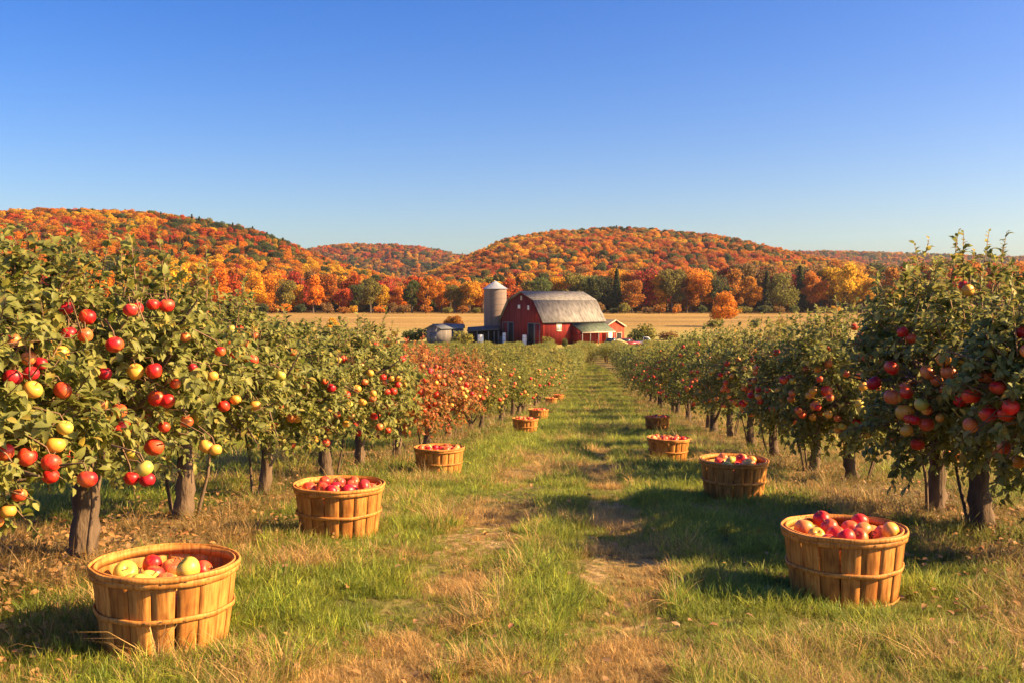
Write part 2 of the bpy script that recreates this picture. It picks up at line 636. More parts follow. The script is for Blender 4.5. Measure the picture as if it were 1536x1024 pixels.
def add_leaves(mb, P, D, U, L, W, tint, curl=.6, fold=.42, mat=0, lod=0):
    """P base, D direction, U up-ish normal, L length, W width ratio"""
    n = len(P)
    D = unit(D)
    S = unit(np.cross(D, U))
    Nn = np.cross(S, D)
    L = np.broadcast_to(L, (n,))[:, None, None]
    if lod == 0:
        T = LEAF8
        cu = (np.random.default_rng(n).random(n) * 1.2 * curl)[:, None]
        x = T[:, 0][None, :]
        y = T[:, 1][None, :] * W
        z = np.abs(T[:, 1])[None, :] * fold * np.ones((n, 1)) - cu * (T[:, 0] ** 2)[None, :]
        v = P[:, None, :] + L * (x[..., None] * D[:, None, :] + y[..., None] * S[:, None, :] + z[..., None] * Nn[:, None, :])
        v = v.reshape(-1, 3)
        k = np.arange(n)[:, None, None] * 8
        tt = np.repeat(tint, 8)
        n0 = mb.n
        mb.add(v, (k + np.array(LEAF8_Q)[None]).reshape(-1, 4), mat, tt)
        tri = (k + np.array(LEAF8_T)[None]).reshape(-1, 3) + n0
        mb.f.append(tri)
        mb.m.append(np.full(len(tri), mat, int))
    else:
        T = np.array([[0, 0, 0], [.5, .33, .12], [1, 0, -.1], [.5, -.33, .12]])
        v = P[:, None, :] + L * (T[None, :, 0, None] * D[:, None, :] + W * T[None, :, 1, None] * S[:, None, :] + T[None, :, 2, None] * Nn[:, None, :])
        k = np.arange(n)[:, None] * 4
        mb.add(v.reshape(-1, 3), k + np.array([[0, 1, 2, 3]]), mat, np.repeat(tint, 4))


def crown_lumps(g, h, rx, cb, n=11):
    """lumpy crown volume: list of centre, radii"""
    c0 = np.array([0, 0, (cb + h) / 2])
    rz = (h - cb) / 2
    L = [(c0, np.array([rx * .72, rx * .72, rz * .85]))]
    for i in range(n):
        a = 2 * math.pi * (i + g.random() * .8) / n * 2.0
        e = g.uniform(-.75, .85)
        c = c0 + np.array([math.cos(a) * rx * .62 * math.sqrt(1 - e * e * .6), math.sin(a) * rx * .62 * math.sqrt(1 - e * e * .6), e * rz * .68])
        r = rx * g.uniform(.30, .46)
        L.append((c, np.array([r, r, r * g.uniform(.8, 1.05)])))
    return L


def make_apple_tree_meshes(seed, h, rx, cb, ntwig, lpt, leafL, lod=0, red=False, apples=(), shoots=14, trunk_r=.055, lean=(0, 0)):
    """returns (trunk MB, crown MB); apples: local positions (with radius) to keep clear"""
    g = np.random.default_rng(seed)
    tr = MB()
    top = np.array([lean[0], lean[1], cb + .25 * (h - cb)])
    k = 15 if lod == 0 else 5
    s = np.linspace(0, 1, k)[:, None]
    bend = np.array([g.uniform(-.09, .09), g.uniform(-.09, .09), 0])
    path = np.array([0, 0, -.08]) * (1 - s) + top * s + bend * np.sin(s * math.pi)
    rad = trunk_r * (1.35 - .55 * s[:, 0])
    rad[0] *= 1.5
    rad *= 1 + .12 * np.sin(np.arange(k) * 2.3 + seed)
    tr.tube(path, rad, 16 if lod == 0 else 7, wob=.2)
    rz = (h - cb) / 2
    c0 = np.array([0, 0, cb + rz])
    limbs = []
    nl = 7 if lod == 0 else 4
    for i in range(nl):
        a = 2 * math.pi * (i + g.random() * .6) / nl
        e = g.uniform(-.1, .9)
        end = c0 + np.array([math.cos(a) * rx * .75, math.sin(a) * rx * .75, e * rz * .8])
        st = path[-4 if i % 2 else -1]
        mid = (st + end) / 2 + np.array([0, 0, -.08 * g.random() - .03]) + g.normal(0, .04, 3)
        pts = np.array([st * (1 - u) ** 2 + 2 * mid * u * (1 - u) + end * u * u for u in np.linspace(0, 1, 6)])
        tr.tube(pts, np.linspace(trunk_r * .6, .008, 6), 7 if lod == 0 else 4, wob=.1)
        limbs.append(pts)
        if lod == 0:
            for q in range(4):
                b0 = pts[g.integers(2, 5)]
                b1 = b0 + unit(g.normal(0, 1, 3) + np.array([math.cos(a), math.sin(a), .7])) * g.uniform(.25, .45)
                bm = (b0 + b1) / 2 + g.normal(0, .03, 3)
                tr.tube([b0, bm, b1], [.012, .009, .005], 5)
    if lod == 0:                                  # thin suckers beside the trunk
        for q in range(g.integers(1, 4)):
            a = g.uniform(0, 6.28)
            b0 = np.array([math.cos(a) * .1, math.sin(a) * .1, -.03])
            b1 = np.array([math.cos(a) * .22, math.sin(a) * .22, cb + .15])
            tr.tube([b0, (b0 + b1) / 2 + g.normal(0, .02, 3), b1], [.014, .011, .008], 6)
    # twigs
    lumps = crown_lumps(g, h, rx, cb)
    w = np.array([l[1][0] ** 2 for l in lumps])
    w /= w.sum()
    li = g.choice(len(lumps), ntwig, p=w)
    C = np.array([l[0] for l in lumps])[li]
    Rr = np.array([l[1] for l in lumps])[li]
    dirs = unit(g.normal(0, 1, (ntwig, 3)))
    rad = g.random(ntwig) ** .38
    P0 = C + dirs * Rr * rad[:, None]
    outw = unit(P0 - c0)
    TD = unit(outw * .7 + np.array([0, 0, .35]) + g.normal(0, .45, (ntwig, 3)))
    TL = g.uniform(.55, 1.1, ntwig) * leafL * 4.4
    low = P0[:, 2] < cb + .35 * rz
    TD[low, 2] -= .6
    P0[:, 2] = np.maximum(P0[:, 2], cb + .02)
    # vertical shoots at the top
    ns = shoots
    a = g.uniform(0, 6.28, ns)
    rr = np.sqrt(g.random(ns)) * rx * .8
    SP = np.stack([np.cos(a) * rr, np.sin(a) * rr, c0[2] + rz * (np.sqrt(np.maximum(0, 1 - (rr / rx) ** 2)) * .85)], 1)
    SDv = unit(np.array([0, 0, 1.0]) + g.normal(0, .16, (ns, 3)))
    SLn = g.uniform(.14, .42, ns) * (h / 1.7)
    P0 = np.vstack([P0, SP])
    TD = np.vstack([unit(TD), SDv])
    TL = np.concatenate([TL, SLn])
    nt_ = ntwig + ns
    isshoot = np.arange(nt_) >= ntwig
    cr = MB()
    sag = np.where(isshoot, 0.0, g.uniform(-.02, .1, nt_))
    # leaves along twigs
    kk = np.where(isshoot, int(lpt * 1.2), lpt)
    idx = np.repeat(np.arange(nt_), kk)
    tpar = np.concatenate([np.linspace(.12, 1, q) for q in kk])
    LP = P0[idx] + TD[idx] * (TL[idx] * tpar)[:, None]
    LP[:, 2] -= sag[idx] * tpar ** 2
    ph = tpar * 19 + g.uniform(0, 6.28, nt_)[idx] + g.uniform(-.5, .5, len(idx))
    ref = unit(np.cross(TD, np.array([.3, .2, 1.0]))[idx])
    ref2 = np.cross(TD[idx], ref)
    radial = ref * np.cos(ph)[:, None] + ref2 * np.sin(ph)[:, None]
    LD = unit(radial * .9 + TD[idx] * np.where(isshoot[idx], 1.0, .55)[:, None] + g.normal(0, .25, (len(idx), 3)) + np.array([0, 0, -.12]))
    UP = unit(np.array([0, 0, 1.0]) + TD[idx] * .5 + g.normal(0, .45, (len(idx), 3)))
    LL = leafL * g.uniform(.5, 1.3, len(idx)) * np.where(tpar > .9, .75, 1)
    tnt = np.clip(g.normal(.48, .2, len(idx)) + g.normal(0, .08, nt_)[idx] + np.where(isshoot[idx], .18, 0) + (tpar - .5) * .12, 0, 1)
    yel = g.random(len(idx)) < .045
    tnt[yel] = g.uniform(.93, 1, yel.sum())
    keep = np.ones(len(LP), bool)
    tip = LP + LD * LL[:, None] * .6
    for (ap, ar, view) in apples:
        for pts in (LP, tip):
            dv = pts - ap
            keep &= np.linalg.norm(dv, axis=1) > ar * 1.05
            along = dv @ view
            perp = np.linalg.norm(dv - along[:, None] * view, axis=1)
            blk = (along > 0) & (along < .5) & (perp < ar * 1.15)
            keep &= ~(blk & (g.random(len(LP)) < .93))
    sel = np.where(keep)[0]
    add_leaves(cr, LP[sel], LD[sel], UP[sel], LL[sel], 1.0, tnt[sel], lod=lod)
    if lod == 0:
        for i in range(nt_):
            if i % 2 and not isshoot[i]:
                continue
            p0 = P0[i] - TD[i] * (.03 if isshoot[i] else .05)
            cr.tube([p0, P0[i] + TD[i] * TL[i] * .5 - np.array([0, 0, sag[i] * .25]), P0[i] + TD[i] * TL[i] - np.array([0, 0, sag[i]])], [.005, .004, .002], 3, mat=1, cap=False)
    return tr, cr


# apple mesh (radius 1 unit = 1 m scaled later): lathe with dimples, stem and calyx
def apple_mesh(kind):
    mb = MB()
    nu, nv = 20, 14
    prof = []
    for j in range(nv + 1):
        a = math.pi * j / nv
        r = math.sin(a) * (1 + .06 * math.cos(a))
        z = math.cos(a) * .96
        z -= .30 * math.exp(-(r / .30) ** 2) * (1 if j < nv / 2 else -0.75)
        prof.append((r, z))
    V = []
    for (r, z) in prof:
        for i in range(nu):
            t = 2 * math.pi * i / nu
            k = 1 + .03 * math.cos(5 * t) * (1 if z < 0 else .3) + .045 * math.cos(t + .7) * z + .03 * math.cos(2 * t)
            V.append((r * k * math.cos(t), r * k * math.sin(t), z))
    Fq = [[j * nu + i, (j + 1) * nu + i, (j + 1) * nu + (i + 1) % nu, j * nu + (i + 1) % nu] for j in range(nv) for i in range(nu)]
    RAD = .0425
    mb.add(np.array(V) * RAD, Fq, 0)
    z0 = prof[0][1]
    mb.tube(np.array([(0, 0, z0 - .05), (.04, .02, z0 + .25), (.12, .05, z0 + .6)]) * RAD, np.array([.05, .045, .07]) * RAD, 5, mat=1)
    zb = prof[-1][1]
    for q in range(5):
        t = q * 2 * math.pi / 5
        mb.add(np.array([(.05 * math.cos(t + .6), .05 * math.sin(t + .6), zb), (.05 * math.cos(t - .6), .05 * math.sin(t - .6), zb), (.16 * math.cos(t), .16 * math.sin(t), zb - .12)]) * RAD, [[0, 1, 2]], 1)
    o = mb.build('apple', [APM[kind], M['twig']], smooth=True)
    me = o.data
    bpy.data.objects.remove(o)
    return me


APPLE = {k: apple_mesh(k) for k in APM}
APNAME = {'R': 'red', 'D': 'dark crimson', 'O': 'orange red', 'Y': 'golden yellow', 'G': 'yellow green', 'B': 'red and yellow streaked'}
KINDS = list('RRRROOYYGDB')


def apple_obj(kind, loc, size=1.0, parent=None, rot=None, g=random):
    o = bpy.data.objects.new('apple', APPLE[kind])
    COL.objects.link(o)
    o.parent = parent
    o.location = loc
    o.scale = (size * g.uniform(.95, 1.05), size * g.uniform(.95, 1.05), size * g.uniform(.93, 1.02))
    o.rotation_euler = rot if rot else (g.gauss(0, .3), g.gauss(0, .3), g.uniform(0, 6.28))
    return o


# ------------------------------------------------------------------ the orchard rows along the lane
# apples read off the photo: pixel x, pixel y, pixel diameter, colour
PH_APPLES = """19,472,27,B 131,476,27,R 62,514,31,O 91,530,28,Y 43,537,26,O 20,511,24,O 103,501,26,D 128,503,25,O 172,517,27,R
19,566,30,D 49,584,30,Y 94,585,30,R 151,606,27,O 203,557,27,Y 231,556,28,R 235,597,28,R 251,601,25,R 183,643,31,R 7,678,30,R
40,685,33,R 83,667,30,Y 97,641,26,G 76,714,27,R 131,718,31,R 145,653,27,G 198,680,27,G 231,670,30,R 217,702,27,G 197,717,24,R
221,719,25,D 12,766,25,Y 29,742,24,O 100,463,24,D 280,632,20,O 309,669,23,Y 323,674,21,Y 330,527,18,R 352,533,18,R 343,511,15,O
347,494,16,G 371,517,14,O 383,504,12,O 373,540,14,Y 319,564,18,Y 278,506,16,O 353,599,18,Y 383,608,18,Y 421,563,17,G 439,528,13,O
437,626,17,O 446,628,14,Y 410,636,14,O 424,666,13,R 438,666,13,R 289,551,14,D 487,572,11,O 520,590,11,Y 472,659,13,Y 489,664,13,R
494,619,12,Y 569,640,13,O 582,645,11,R 539,649,11,R 587,568,10,Y 1282,491,11,R 1293,505,17,O 1354,498,17,R 1292,536,15,D
1337,551,22,R 1391,558,22,O 1415,539,22,Y 1423,558,22,O 1442,535,22,G 1486,504,23,R 1479,566,23,O 1311,574,21,D 1338,595,25,O
1357,618,26,Y 1382,606,21,G 1390,636,23,O 1373,630,16,R 1410,626,13,Y 1456,637,24,O 1457,593,26,R 1440,600,20,R 1483,620,27,R
1511,619,27,R 1419,584,18,O 1405,570,18,O 1319,627,14,R 1284,633,14,R 1301,652,12,G 1240,586,18,R 1215,592,14,Y 1223,608,15,O
1189,571,11,G 1190,630,15,O 1376,666,19,R 1452,436,19,Y 60,545,24,D 246,640,20,R 157,560,22,D 263,575,18,O"""
PH_APPLES = [(float(a), float(b), float(c), d) for a, b, c, d in (s.split(',') for s in PH_APPLES.split())]

# along (metres down the lane), height, crown radius, trunk radius
LEFT = [(5.3, 1.54, .86, .060), (6.65, 1.40, .78, .052), (8.3, 1.36, .74, .042), (10.1, 1.38, .78, .055), (11.8, 1.62, .66, .05), (13.4, 1.52, .76, .045), (15.8, 1.48, .84, .05), (18.8, 1.52, .84, .05), (4.15, 1.28, .60, .05)]
RIGHT = [(6.4, 1.66, .80, .058), (7.2, 1.60, .56, .055), (9.65, 1.55, .76, .05), (11.3, 1.62, .80, .05), (13.7, 1.75, .80, .05), (16.0, 1.80, .84, .05), (19.3, 1.95, .88, .055), (5.25, 1.36, .50, .045)]
OFFL, OFFR = -2.78, 2.50
ORD = ['nearest', 'second', 'third', 'fourth', 'fifth', 'sixth', 'seventh', 'eighth', 'ninth', 'tenth', 'eleventh', 'twelfth', 'thirteenth', 'fourteenth', 'fifteenth', 'sixteenth', 'seventeenth', 'eighteenth', 'nineteenth', 'twentieth']


def tone(g):
    return 0.5


near = []
for side, lst, off in (('left', LEFT, OFFL), ('right', RIGHT, OFFR)):
    for i, (y, h, rx, trr) in enumerate(lst):
        x = off + SL * y + (0.0 if i == 0 else random.uniform(-.08, .08))
        near.append(dict(side=side, i=i, pos=np.array([x, y, gz1(x, y)]), h=h, rx=rx, tr=trr, cb=(.30 if y < 5 else .46 if y < 9 else .42) if side == 'left' else .34, apples=[]))
CAMP = np.array([0, 0, CAM_H])
pitch = math.atan((512 - HOR) / F)
for px, py, dm, k in PH_APPLES:
    a, b = (px - 768) / F, (512 - py) / F
    d = np.array([a, math.cos(pitch) + b * math.sin(pitch), -math.sin(pitch) + b * math.cos(pitch)])
    dist = .083 * F / dm
    best, bt = None, 1e9
    P = CAMP + d * dist
    for t_ in near:
        c = t_['pos'] + np.array([0, 0, (t_['cb'] + t_['h']) / 2])
        rr = np.array([t_['rx'], t_['rx'], (t_['h'] - t_['cb']) / 2])
        for dd in np.linspace(2.5, 20, 160):
            q = (CAMP + d * dd - c) / rr
            e = np.linalg.norm(q)
            if e < 0.93:
                if dd < bt:
                    best, bt = t_, dd
                break
    if best is None:
        e = [np.linalg.norm((P - t_['pos'])[:2]) for t_ in near]
        best = near[int(np.argmin(e))]
        bt = best['pos'][1] - best['rx'] * .55
    bt = bt + .03
    W = CAMP + d * bt
    best['apples'].append((W - best['pos'], k, dm * bt / F / (.092 if best['side'] == 'left' else .084)))

LEFT_LOOK = ['nearest left tree, laden with big red and yellow apples, pale thick trunk', 'second left tree from the camera, with golden apples low on its crown',
             'third left tree from the camera, beside the first basket row gap', 'fourth left tree, dark trunk behind the second basket', 'fifth left tree, with tall shoots rising above the row',
             'sixth left tree, nearest of the three red leaved ones', 'apple tree with red and orange leaves, middle of the three red leaved ones', 'apple tree with reddening leaves, farthest of the three red leaved ones', 'leftmost apple tree, cut by the left picture edge, with drooping low branches']
RIGHT_LOOK = ['right tree with thick dark trunk behind the nearest right basket, laden with large apples', 'right tree with slimmer trunk just beyond the thick dark trunk',
              'third right tree, many small apples, right of the second right basket', 'fourth right tree, trunk just behind the second right basket',
              'fifth tree along the right row beside the lane', 'sixth tree along the right row beside the lane',
              'seventh tree along the right row beside the lane', 'rightmost apple tree, cut by the right picture edge']
view_l = None
for t_ in near:
    i, side = t_['i'], t_['side']
    red = side == 'left' and i in (5, 6, 7)
    g = np.random.default_rng(100 + i + (50 if side == 'right' else 0))
    y = t_['pos'][1]
    # a few more hidden among the leaves
    extra = (16 if side == 'left' else 26) if y < 9 else (30 if y < 13 else 34)
    c = np.array([0, 0, (t_['cb'] + t_['h']) / 2])
    for q in range(extra):
        dv = unit(g.normal(0, 1, 3))
        dv[1] = -abs(dv[1]) if g.random() < .8 else dv[1]
        if y > 9:
            dv[0] = (1 if side == 'left' else -1) * abs(dv[0])
            dv = unit(dv)
            dv[2] *= .8
        P = c + dv * np.array([t_['rx'], t_['rx'], (t_['h'] - t_['cb']) / 2]) * g.uniform(.8, .98)
        t_['apples'].append((P, random.choice(KINDS if side == 'left' else 'RROOOYYYGBR'), g.uniform(.75, 1.0)))
    clear = []
    for (P, k, s) in t_['apples']:
        v = unit(CAMP - (P + t_['pos']))
        clear.append((P, .0425 * s, v))
    far_ = y > 9
    tr, cr = make_apple_tree_meshes(200 + i * 3 + (91 if side == 'right' else 0), t_['h'], t_['rx'], t_['cb'], 900 if not far_ else 680, 17 if not far_ else 15, .051 if not far_ else .057, 0, red, clear, shoots=44 if y < 8 else 28, trunk_r=t_['tr'])
    for (P, k, s) in t_['apples']:                 # the fruiting spur each apple hangs from
        inn = unit(c - P) * np.array([1, 1, .3])
        a0 = P + np.array([0, 0, .030 * s])
        a1 = a0 + np.array([0, 0, .035]) + inn * .02
        a2 = a0 + np.array([0, 0, .06]) + inn * .16 + g.normal(0, .02, 3)
        cr.tube([a0, a1, a2], [.0022, .003, .005], 4, mat=1, cap=False)
    root = empty('apple_tree', (LEFT_LOOK if side == 'left' else RIGHT_LOOK)[i], 'apple tree', t_['pos'], group='apple trees in the %s row beside the lane' % side)
    tr.build('trunk', M['bark'], root, smooth=True)
    crown = cr.build('crown', [M['leaf_red'] if red else M['leaf'], M['twig']], root, smooth=True)
    for (P, k, s) in t_['apples']:
        apple_obj(k, P, s, root)

# generic variants for the trees farther down
MID, FARV = [], []
for q in range(5):
    h, rx, cb = 2.0, .92, .45
    tr, cr = make_apple_tree_meshes(400 + q, h, rx, cb, 420, 11, .080, 1, shoots=34, trunk_r=.055)
    a = tr.build('trunk', M['bark'], smooth=True)
    b = cr.build('crown', [M['leaf_far'], M['twig']])
    MID.append((a.data, b.data))
    bpy.data.objects.remove(a)
    bpy.data.objects.remove(b)
for q in range(4):
    h, rx, cb = 2.0, .92, .40
    tr, cr = make_apple_tree_meshes(500 + q, h, rx, cb, 130, 7, .15, 1, shoots=22, trunk_r=.06)
    a = tr.build('trunk', M['bark'], smooth=True)
    b = cr.build('crown', [M['leaf_far'], M['twig']])
    FARV.append((a.data, b.data))
    bpy.data.objects.remove(a)
    bpy.data.objects.remove(b)

TONES = [(.11, .135, .02), (.14, .155, .025), (.10, .125, .022), (.17, .165, .028), (.16, .14, .025)]


def hgt(y):
    return float(np.interp(y, [5, 10, 16, 25, 60, 100, 130, 165], [1.45, 1.5, 1.6, 1.85, 2.2, 2.2, 1.9, 1.5]))


slots = []
END = 160.0
for row in range(-26, 28):
    lane = row in (0, 1)
    if row <= 0:
        off = OFFL + row * 4.9
    else:
        off = OFFR + (row - 1) * 4.9
    y = {0: 21.2, 1: 21.2}.get(row, 5.0 + random.random() * 2)
    pair = False
    if row in (-1, 2):
        y = 4.2
    while y < END:
        h = hgt(y) * random.uniform(.92, 1.06) * (1.12 if row >= 1 else 1.0)
        x = off + SL * y + random.uniform(-.12, .12)
        px = 768 + F * x / y
        barn_clear = not (y > 158 and -25 < x < 45)
        if -160 < px < 1700 and random.random() > .03 and barn_clear:
            slots.append((x, y, h, row))
        elif (row in (2, -1)) and y < 12 and abs(x) < 12:
            slots.append((x, y, h, row))
        step = random.choice([1.75, 1.9, 2.0, 2.15, 2.3]) * (h / 1.9 if y > 30 else 1.0)
        if row >= 1:                 # on the right the trees stand in pairs with an open gap after each pair
            pair = not pair
            step = step * .85 if pair else step * .95 + (2.2 if row == 1 else 1.5)
        y += step


for y_ in np.arange(121, 158, 3.1):           # headland trees that close the far end of the lane
    for o_ in (-1.3, .95):
        slots.append((o_ + SL * y_ + random.uniform(-.3, .3), float(y_), hgt(y_), 0 if o_ < 0 else 1))


def vis_key(s):
    x, y, h, row = s
    pen = 1.0 if row in (0, 1) else (2.2 if row in (-1, 2) else 2.6)
    return y * pen


slots.sort(key=vis_key)
indiv, rest = slots[:270], slots[270:]
cnt = {0: 8, 1: 8}
for (x, y, h, row) in indiv:
    g = random
    if row in (0, 1):
        side = 'left' if row == 0 else 'right'
        k = cnt[row]
        cnt[row] += 1
        if k < len(ORD):
            lab = '%s tree along the %s row beside the lane, counted from the camera' % (ORD[k], side)
            grp = 'apple trees in the %s row beside the lane' % side
        else:
            lab = 'small distant apple tree at the far end of the %s row beside the lane' % side
            grp = 'distant apple trees at the end of the %s lane row' % side
    else:
        side = 'left' if row < 0 else 'right'
        if row in (-1, 2):
            lab = 'apple tree in the first row behind the %s row of the lane' % side
        else:
            lab = 'apple tree in the deeper rows far to the %s of the lane' % side
        grp = lab.replace('apple tree', 'apple trees')
    near_ = y < 45
    tm, cm = (random.choice(MID) if near_ else random.choice(FARV))
    s = h / 2.0
    root = empty('apple_tree', lab, 'apple tree', (x, y, gz1(x, y)), random.uniform(0, 6.28), grp, s)
    a = bpy.data.objects.new('trunk', tm)
    b = bpy.data.objects.new('crown', cm)
    for o in (a, b):
        COL.objects.link(o)
        o.parent = root
    tn = random.choice(TONES)
    f = random.uniform(.85, 1.2)
    b.color = (tn[0] * f, tn[1] * f, tn[2] * f, 1)
    if row in (0, 1) and y < 50 or row in (-1, 2) and y < 20:
        na = 22 if y < 32 else 12
        if row == 0:
            na = 9
        ang = -root.rotation_euler.z
        for q in range(na):
            dv = unit(np.array([random.gauss(0, .6) + (1 if row <= 0 else -1) * .8, random.gauss(0, .7) - .8, random.gauss(0, .6)]))
            P = np.array([0, 0, 1.2]) + dv * np.array([.93, .93, .76])
            ca, sa = math.cos(ang), math.sin(ang)
            P = (P[0] * ca - P[1] * sa, P[0] * sa + P[1] * ca, P[2])
            apple_obj(random.choice('RRRROOOYGD'), P, random.uniform(.95, 1.15) / s, root)


# ------------------------------------------------------------------ scattering (only for what nobody could count)
def scatter(name, label, cat, P, ROT, SC, VAR, TINT, sources, mat, kind='stuff'):
    me = bpy.data.meshes.new(name)
    me.vertices.add(len(P))
    me.vertices.foreach_set('co', np.asarray(P, np.float32).ravel())
    for nm, ty, arr, fld in (('rot', 'FLOAT_VECTOR', ROT, 'vector'), ('scl', 'FLOAT_VECTOR', SC, 'vector'), ('tint', 'FLOAT_COLOR', TINT, 'color'), ('var', 'INT', VAR, 'value')):
        a = me.attributes.new(nm, ty, 'POINT')
        a.data.foreach_set(fld, np.asarray(arr, np.int32 if ty == 'INT' else np.float32).ravel())
    o = bpy.data.objects.new(name, me)
    COL.objects.link(o)
    tag(o, label, cat, kind=kind)
    ng = bpy.data.node_groups.new(name + '_nodes', 'GeometryNodeTree')
    ng.interface.new_socket('Geometry', in_out='INPUT', socket_type='NodeSocketGeometry')
    ng.interface.new_socket('Geometry', in_out='OUTPUT', socket_type='NodeSocketGeometry')
    gi = ng.nodes.new('NodeGroupInput')
    go = ng.nodes.new('NodeGroupOutput')
    jn = ng.nodes.new('GeometryNodeJoinGeometry')

    def attr(nm, ty):
        n = ng.nodes.new('GeometryNodeInputNamedAttribute')
        n.data_type = ty
        n.inputs['Name'].default_value = nm
        return n.outputs['Attribute']
    ar, asc, av = attr('rot', 'FLOAT_VECTOR'), attr('scl', 'FLOAT_VECTOR'), attr('var', 'INT')
    for i, src in enumerate(sources):
        oi = ng.nodes.new('GeometryNodeObjectInfo')
        oi.inputs['Object'].default_value = src
        sm = ng.nodes.new('GeometryNodeSetMaterial')
        sm.inputs['Material'].default_value = mat
        ng.links.new(oi.outputs['Geometry'], sm.inputs['Geometry'])
        cp = ng.nodes.new('FunctionNodeCompare')
        cp.data_type = 'INT'
        cp.operation = 'EQUAL'
        ins = [s for s in cp.inputs if s.type == 'INT']
        ng.links.new(av, ins[0])
        ins[1].default_value = i
        ip = ng.nodes.new('GeometryNodeInstanceOnPoints')
        ng.links.new(gi.outputs[0], ip.inputs['Points'])
        ng.links.new(cp.outputs[0], ip.inputs['Selection'])
        ng.links.new(sm.outputs[0], ip.inputs['Instance'])
        ng.links.new(ar, ip.inputs['Rotation'])
        ng.links.new(asc, ip.inputs['Scale'])
        ng.links.new(ip.outputs[0], jn.inputs[0])
    ng.links.new(jn.outputs[0], go.inputs[0])
    md = o.modifiers.new('scatter', 'NODES')
    md.node_group = ng
    return o


# the rest of the orchard: one mass behind the individual trees
srcs = []
seen = {}
for o in list(scene.objects):
    if o.type == 'MESH' and o.name.startswith('crown') and o.data in [f[1] for f in FARV] and o.data.name not in seen:
        seen[o.data.name] = 1
        srcs.append(o)
rp = np.array([(x, y, gz1(x, y)) for x, y, h, r in rest])
n = len(rp)
rs = np.array([h / 2.0 for x, y, h, r in rest])
tn = np.array([random.choice(TONES) for _ in rest]) * rng.uniform(.85, 1.2, (n, 1))
scatter('orchard_trees', 'mass of distant orchard trees filling the slope down to the farm', 'orchard', rp,
        np.stack([np.zeros(n), np.zeros(n), rng.uniform(0, 6.28, n)], 1), np.stack([rs * 1.05, rs * 1.05, rs], 1),
        rng.integers(0, len(srcs), n), np.hstack([tn, np.ones((n, 1))]), srcs, M['leaf_farI'])


# ------------------------------------------------------------------ grass
def tuft(seed, nb, r, L, lean, w):
    g = np.random.default_rng(seed)
    mb = MB()
    a = g.uniform(0, 6.28, nb)
    rr = np.sqrt(g.random(nb)) * r
    base = np.stack([np.cos(a) * rr, np.sin(a) * rr, np.full(nb, -.012)], 1)
    aa = a + g.normal(0, .9, nb)
    out = np.stack([np.cos(aa), np.sin(aa), np.zeros(nb)], 1)
    side = np.stack([-np.sin(aa), np.cos(aa), np.zeros(nb)], 1)
    tw = g.normal(0, .8, nb)
    side = side * np.cos(tw)[:, None] + out * np.sin(tw)[:, None]
    Ls = L * g.uniform(.45, 1.15, nb)
    ln = lean * g.uniform(.3, 1.3, nb)
    ts = np.array([0, .35, .7, 1.0])
    pts = []
    for t_ in ts:
        bend = ln * t_ ** 1.7
        p = base + out * (Ls * bend)[:, None] + np.array([0, 0, 1.0]) * (Ls * (t_ - .45 * bend * t_))[:, None]
        wd = w * (1 - t_ ** 1.6) * g.uniform(.7, 1.2)
        if t_ < 1:
            pts += [p - side * wd / 2, p + side * wd / 2]
        else:
            pts += [p]
    V = np.stack(pts, 1).reshape(-1, 3)
    k = np.arange(nb)[:, None] * 7
    tint = np.repeat(np.clip(g.normal(.5, .25, nb), 0, 1), 7)
    q = np.vstack([k + np.array([[0, 1, 3, 2]]), k + np.array([[2, 3, 5, 4]])])
    n0 = mb.n
    mb.add(V, q, 0, tint)
    tri = k + np.array([[4, 5, 6]]) + n0
    mb.f.append(tri)
    mb.m.append(np.zeros(len(tri), int))
    return mb


TUFTS = [tuft(1, 40, .075, .095, .6, .0068), tuft(2, 34, .085, .12, .9, .0066), tuft(3, 28, .06, .17, .8, .0068),
         tuft(4, 50, .10, .07, 1.0, .0062), tuft(5, 16, .05, .24, .9, .0045), tuft(6, 34, .09, .085, 1.6, .0052)]
tobj = []
for i, tb in enumerate(TUFTS):
    x, y = (-.9 + i * .36), 3.7 + .21 * (i % 3)
    o = tb.build('grass_tuft', M['grassO'])
    o.location = (x, y, gz1(x, y))
    o.color = (.16, .20, .04, 1)
    tag(o, 'tuft of short green grass on the lane in the foreground', 'grass', kind='stuff')
    tobj.append(o)


def sample_grass(n, y0, y1, xl, xr, power=1.0):
    u = rng.random(n)
    y = (y0 ** (1 - power) + u * (y1 ** (1 - power) - y0 ** (1 - power))) ** (1 / (1 - power)) if power != 1 else y0 * (y1 / y0) ** u
    return y


